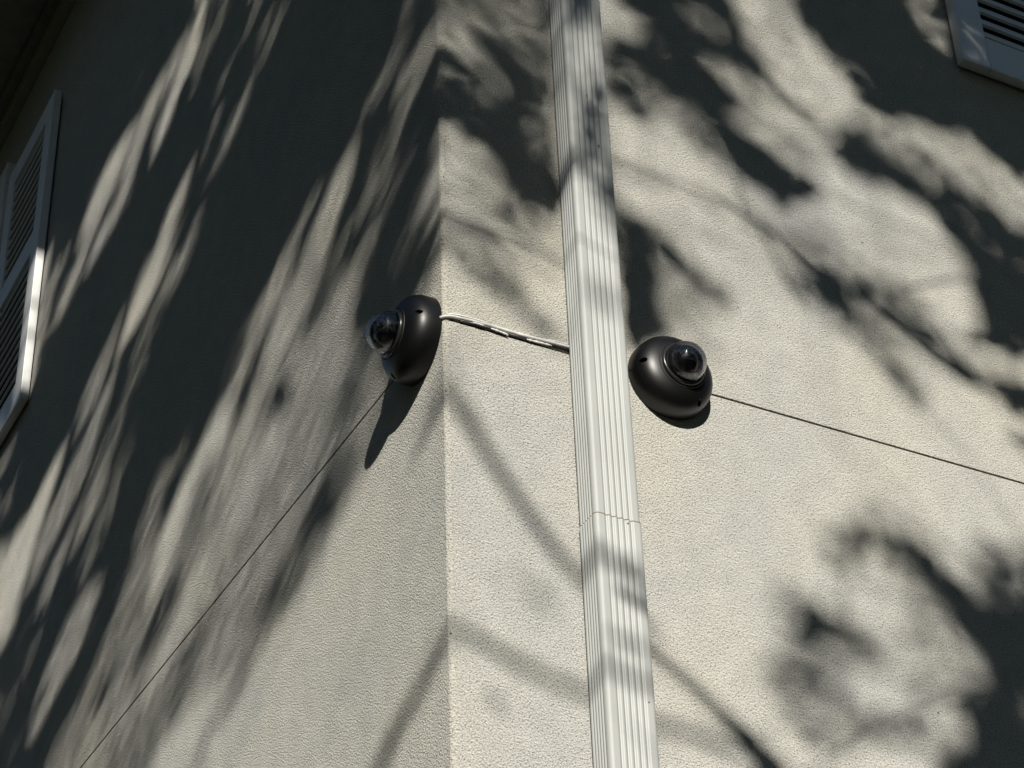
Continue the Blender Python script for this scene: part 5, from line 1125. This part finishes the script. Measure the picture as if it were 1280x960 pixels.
def add_leaf(u, v, t, ang, L, W):
    c, s = math.cos(ang), math.sin(ang)
    k1, k2, k3 = random.uniform(-.8, .8), random.uniform(-.6, .6), random.uniform(-.25, .25)
    b = len(lv)
    for x, y in SHAPE:
        px, py = x * L / 2, y * W / 2
        dt = k1 * px + k2 * py + k3 * abs(py) * 1.5
        lv.append(uvt(u + px * c - py * s, v + px * s + py * c, t + dt) - tree_org)
    lf.append((b, b + 1, b + 2, b + 3, b + 4)); lf.append((b, b + 4, b + 5, b + 6, b + 7))
    centres.append(uvt(u, v, t))
for i in range(nl):
    a, b, c, d, e, f = LEAVES[i * 6:i * 6 + 6]
    add_leaf(a / 1000, b / 1000, c / 100, math.radians(d), e / 1000, f / 1000)
# the rest of the crown, enlarged to block sky light, shading the house outside the picture
FRAME_UV = [(-1.65, 8.6), (-1.65, 5.7), (-1.25, 4.75), (-.06, 2.6), (1.15, 2.8), (1.6, 5.1), (0.05, 4.6), (-.8, 7.25), (-1.15, 8.6)]
def in_frame(u, v):
    ins = False
    for (x0, y0), (x1, y1) in zip(FRAME_UV, FRAME_UV[1:] + FRAME_UV[:1]):
        if (y0 > v) != (y1 > v) and u < (x1 - x0) * (v - y0) / (y1 - y0) + x0: ins = not ins
    return ins
cc = Vector((-1.7, -5.6, 7.9))
made = 0
while made < 19000:
    d = Vector((random.gauss(0, 1), random.gauss(0, 1), random.gauss(0, 1))).normalized() * random.random() ** .45
    P = cc + Vector((d.x * 4.2, d.y * 3.4, d.z * 3.5))
    if noise.noise(P * 1.1) < -.2 or P.y > -2.7 or P.z < 4.2: continue
    t = -P.y; u = P.x + SA * t; v = P.z - SE * t
    if in_frame(u, v): continue
    L = random.uniform(.05, .11); add_leaf(u, v, t, random.uniform(0, math.pi), L, L * random.uniform(.4, .6)); made += 1
crown = mesh_obj("crown", lv, lf, M_leaf, tree)
crown["kind"] = "stuff"
# trunk and limbs
bv, bf, nodes = [], [], []
def limb(pts, r0, r1, n=9, keep=True):
    W = [uvt(*p) for p in pts]; c = catmull(W, 6)
    c = [q + Vector((noise.noise(q * 1.7), noise.noise(q * 1.7 + Vector((9, 0, 0))), 0)) * .03 * (1 if 0 < i < len(c) - 1 else 0) for i, q in enumerate(c)] if keep else c
    rr = [r0 + (r1 - r0) * i / (len(c) - 1) for i in range(len(c))]
    v, f = tube([q - tree_org for q in c], rr, n); o = len(bv)
    bv.extend(v); bf.extend(tuple(k + o for k in q) for q in f)
    nodes.extend(c)
tv = [tree_org + Vector(q) for q in ((0, 0, -.1), (.02, 0, .5), (.05, -.03, 2), (.02, .02, 4), (-.02, .0, 5.4))]
tw = catmull(tv, 5)
v_, f_ = tube([q - tree_org for q in tw], [.19 - .08 * (i / (len(tw) - 1)) ** .5 for i in range(len(tw))], 14)
mesh_obj("trunk", v_, f_, M_bark, tree, True)
limb([(1.23, 2.58, 5.6), (1.36, 3.4, 5.6), (1.62, 4.3, 5.5), (1.5, 5.4, 5.3), (1.0, 6.3, 5.0), (.4, 7.0, 4.6)], .10, .035)
limb([(1.5, 5.4, 5.3), (.75, 5.6, 4.6), (.2, 5.5, 4.2), (-.2, 5.2, 3.9), (-.33, 5.0, 3.6)], .05, .012)
limb([(1.0, 6.3, 5.0), (.1, 6.8, 4.6), (-.5, 6.9, 4.2), (-1.0, 7.3, 3.8)], .05, .012)
limb([(1.62, 4.3, 5.5), (1.45, 4.5, 4.8), (1.15, 4.52, 4.2), (1.02, 4.45, 3.6)], .04, .010)
limb([(1.36, 3.4, 5.6), (1.2, 3.3, 5.0), (1.02, 3.25, 4.2), (.96, 3.18, 3.4)], .035, .010)
limb([(1.62, 4.3, 5.5), (2.3, 5.2, 5.8), (2.7, 6.2, 6.0)], .06, .015)
limb([(1.5, 5.4, 5.3), (1.9, 6.5, 6.2), (2.0, 7.4, 6.8)], .05, .015)
limb([(.2, 5.5, 4.2), (-.1, 6.2, 5.4), (-.6, 6.6, 6.6)], .03, .010)
# twigs whose line shadows can be seen on the walls
TW = [(3.0, .0075, [(0.256, 3.147), (0.312, 3.122), (0.348, 3.101), (0.385, 3.076), (0.415, 3.049), (0.462, 3.006), (0.516, 2.962)]),
      (5.0, .0115, [(-0.032, 3.471), (-0.01, 3.476), (0.007, 3.467), (0.029, 3.435), (0.059, 3.389), (0.101, 3.33), (0.137, 3.284), (0.171, 3.243), (0.215, 3.207), (0.262, 3.188), (0.312, 3.153)]),
      (5.0, .009, [(-0.122, 3.092), (-0.102, 3.096), (-0.064, 3.096), (-0.038, 3.088), (-0.019, 3.086), (-0.003, 3.087), (0.009, 3.089), (0.044, 3.08), (0.091, 3.06), (0.141, 3.045), (0.205, 3.033), (0.272, 3.015), (0.372, 3.006), (0.448, 2.991)]),
      (3.2, .005, [(0.519, 4.006), (0.553, 3.991), (0.609, 3.973), (0.638, 3.949), (0.677, 3.92), (0.719, 3.906), (0.75, 3.899), (0.811, 3.876), (0.858, 3.848), (0.902, 3.813), (0.944, 3.795), (0.983, 3.781)])]
for t, r, P in TW:
    limb([(u, v, t + .15 * math.sin(k * .9)) for k, (u, v) in enumerate(P)], r, r * .92, 7, keep=False)
# fine twigs joining every leaf cluster to its nearest neighbour
cells = {}
for c in centres:
    cells.setdefault((round(c.x / .42), round(c.y / .42), round(c.z / .42)), []).append(c)
cl = [sum(v, Vector()) / len(v) for v in cells.values() if len(v) > 2]
done = list(nodes)
best = []
for c in cl:
    k = min(range(len(done)), key=lambda i: (done[i] - c).length_squared)
    best.append([(done[k] - c).length_squared, done[k]])
todo = list(range(len(cl)))
while todo:
    k = min(todo, key=lambda i: best[i][0])
    A_, B_ = best[k][1], cl[k]
    v, f = tube([A_ - tree_org, (A_ + B_) / 2 - tree_org + Vector((0, 0, .02)), B_ - tree_org], [.0030, .0022, .0016], 5, False)
    o = len(bv); bv.extend(v); bf.extend(tuple(q + o for q in p) for p in f)
    todo.remove(k)
    for i in todo:
        d2 = (cl[k] - cl[i]).length_squared
        if d2 < best[i][0]: best[i] = [d2, cl[k]]
mesh_obj("branches", bv, bf, M_bark, tree, True)
# unseen broadleaf trees added to block the low sky and deepen the shade
gt = empty("sky_block_tree", (0, 0, 0), "tall dense tree added to block the sky, to the left of the viewer, facing the slanting wall", "tree", "added sky-blocking trees")
gp = catmull([(0, 0, -.1), (.05, .02, 1.2), (-.04, .05, 3.0), (.03, 0, 5.5), (0, .02, 7.6)], 4)
v_, f_ = tube(gp, [.20 * (1 - .9 * i / (len(gp) - 1)) + .02 for i in range(len(gp))], 10)
for k in range(11):
    z = 2.0 + k * .5; a = k * 2.4; L = 2.1 - .13 * k
    q = [Vector((0, 0, z)), Vector((math.cos(a) * L * .5, math.sin(a) * L * .5, z + .45)), Vector((math.cos(a) * L, math.sin(a) * L, z + 1.1))]
    v2, f2 = tube(catmull(q, 3), [.06 - .005 * i for i in range(7)], 6); o = len(v_); v_ = list(v_) + list(v2); f_ = list(f_) + [tuple(x + o for x in p) for p in f2]
mesh_obj("trunk", v_, f_, M_bark, gt, True)
cvv, cff = [], []
while len(cff) < 6500:
    d = Vector((random.gauss(0, 1), random.gauss(0, 1), random.gauss(0, 1))).normalized() * random.random() ** .4
    P = Vector((d.x * 2.5, d.y * 2.5, 5.0 + d.z * 3.9))
    P.x *= 1.15 - .35 * d.z; P.y *= 1.15 - .35 * d.z
    if noise.noise(P * .9) < -.15: continue
    n1 = Vector((random.gauss(0, 1), random.gauss(0, 1), random.gauss(0, 1))).normalized(); n2 = n1.orthogonal().normalized(); b = len(cvv)
    L, W = random.uniform(.12, .22), random.uniform(.05, .10)
    cvv += [P - n1 * L, P - n1 * L * .2 + n2 * W, P + n1 * L, P - n1 * L * .2 - n2 * W]; cff.append((b, b + 1, b + 2, b + 3))
gc = mesh_obj("crown", cvv, cff, M_leaf, gt); gc["kind"] = "stuff"
gt.location = (-7.2, 1.5, 0); gt.scale = (1, 1, 1.15)
def copy_tree(loc, rz, k, label):
    r = gt.copy(); COL.objects.link(r); r.location = loc; r.rotation_euler = (0, 0, rz); r.scale = (k, k, k * 1.1); r["label"] = label
    for ch in list(gt.children):
        c = ch.copy(); COL.objects.link(c); c.parent = r
for x, y, rz, k, lab in ((-7.8, 6.2, 1.1, 1.1, "added sky-blocking tree at the far end of the slanting wall"), (-8.6, -3.6, 4.1, 1.05, "added sky-blocking tree on the left, nearest the viewer"),
                         (5.6, -7.4, .8, 1.0, "added sky-blocking tree on the right, nearest the viewer"), (9.8, -4.4, 2.9, 1.1, "added sky-blocking tree beyond the far right end of the house"),
                         (-12.0, -9.0, 1.3, .95, "added sky-blocking tree behind the viewer, left end of the back row"), (-9.8, -13.5, 3.0, .85, "added sky-blocking tree in the back row, second from the left"),
                         (-5.2, -13.8, 5.0, .80, "added sky-blocking tree in the back row, third from the left"), (-1.0, -13.0, .3, .85, "added sky-blocking tree in the back row, fourth from the left"),
                         (3.4, -12.6, 2.2, .9, "added sky-blocking tree in the back row, fifth from the left"), (8.2, -11.5, 4.4, 1.0, "added sky-blocking tree behind the viewer, right end of the back row"),
                         (-12.8, 2.5, 3.9, 1.2, "tall added sky-blocking tree behind the one facing the slanting wall")):
    copy_tree((x, y, 0), rz, k, lab)
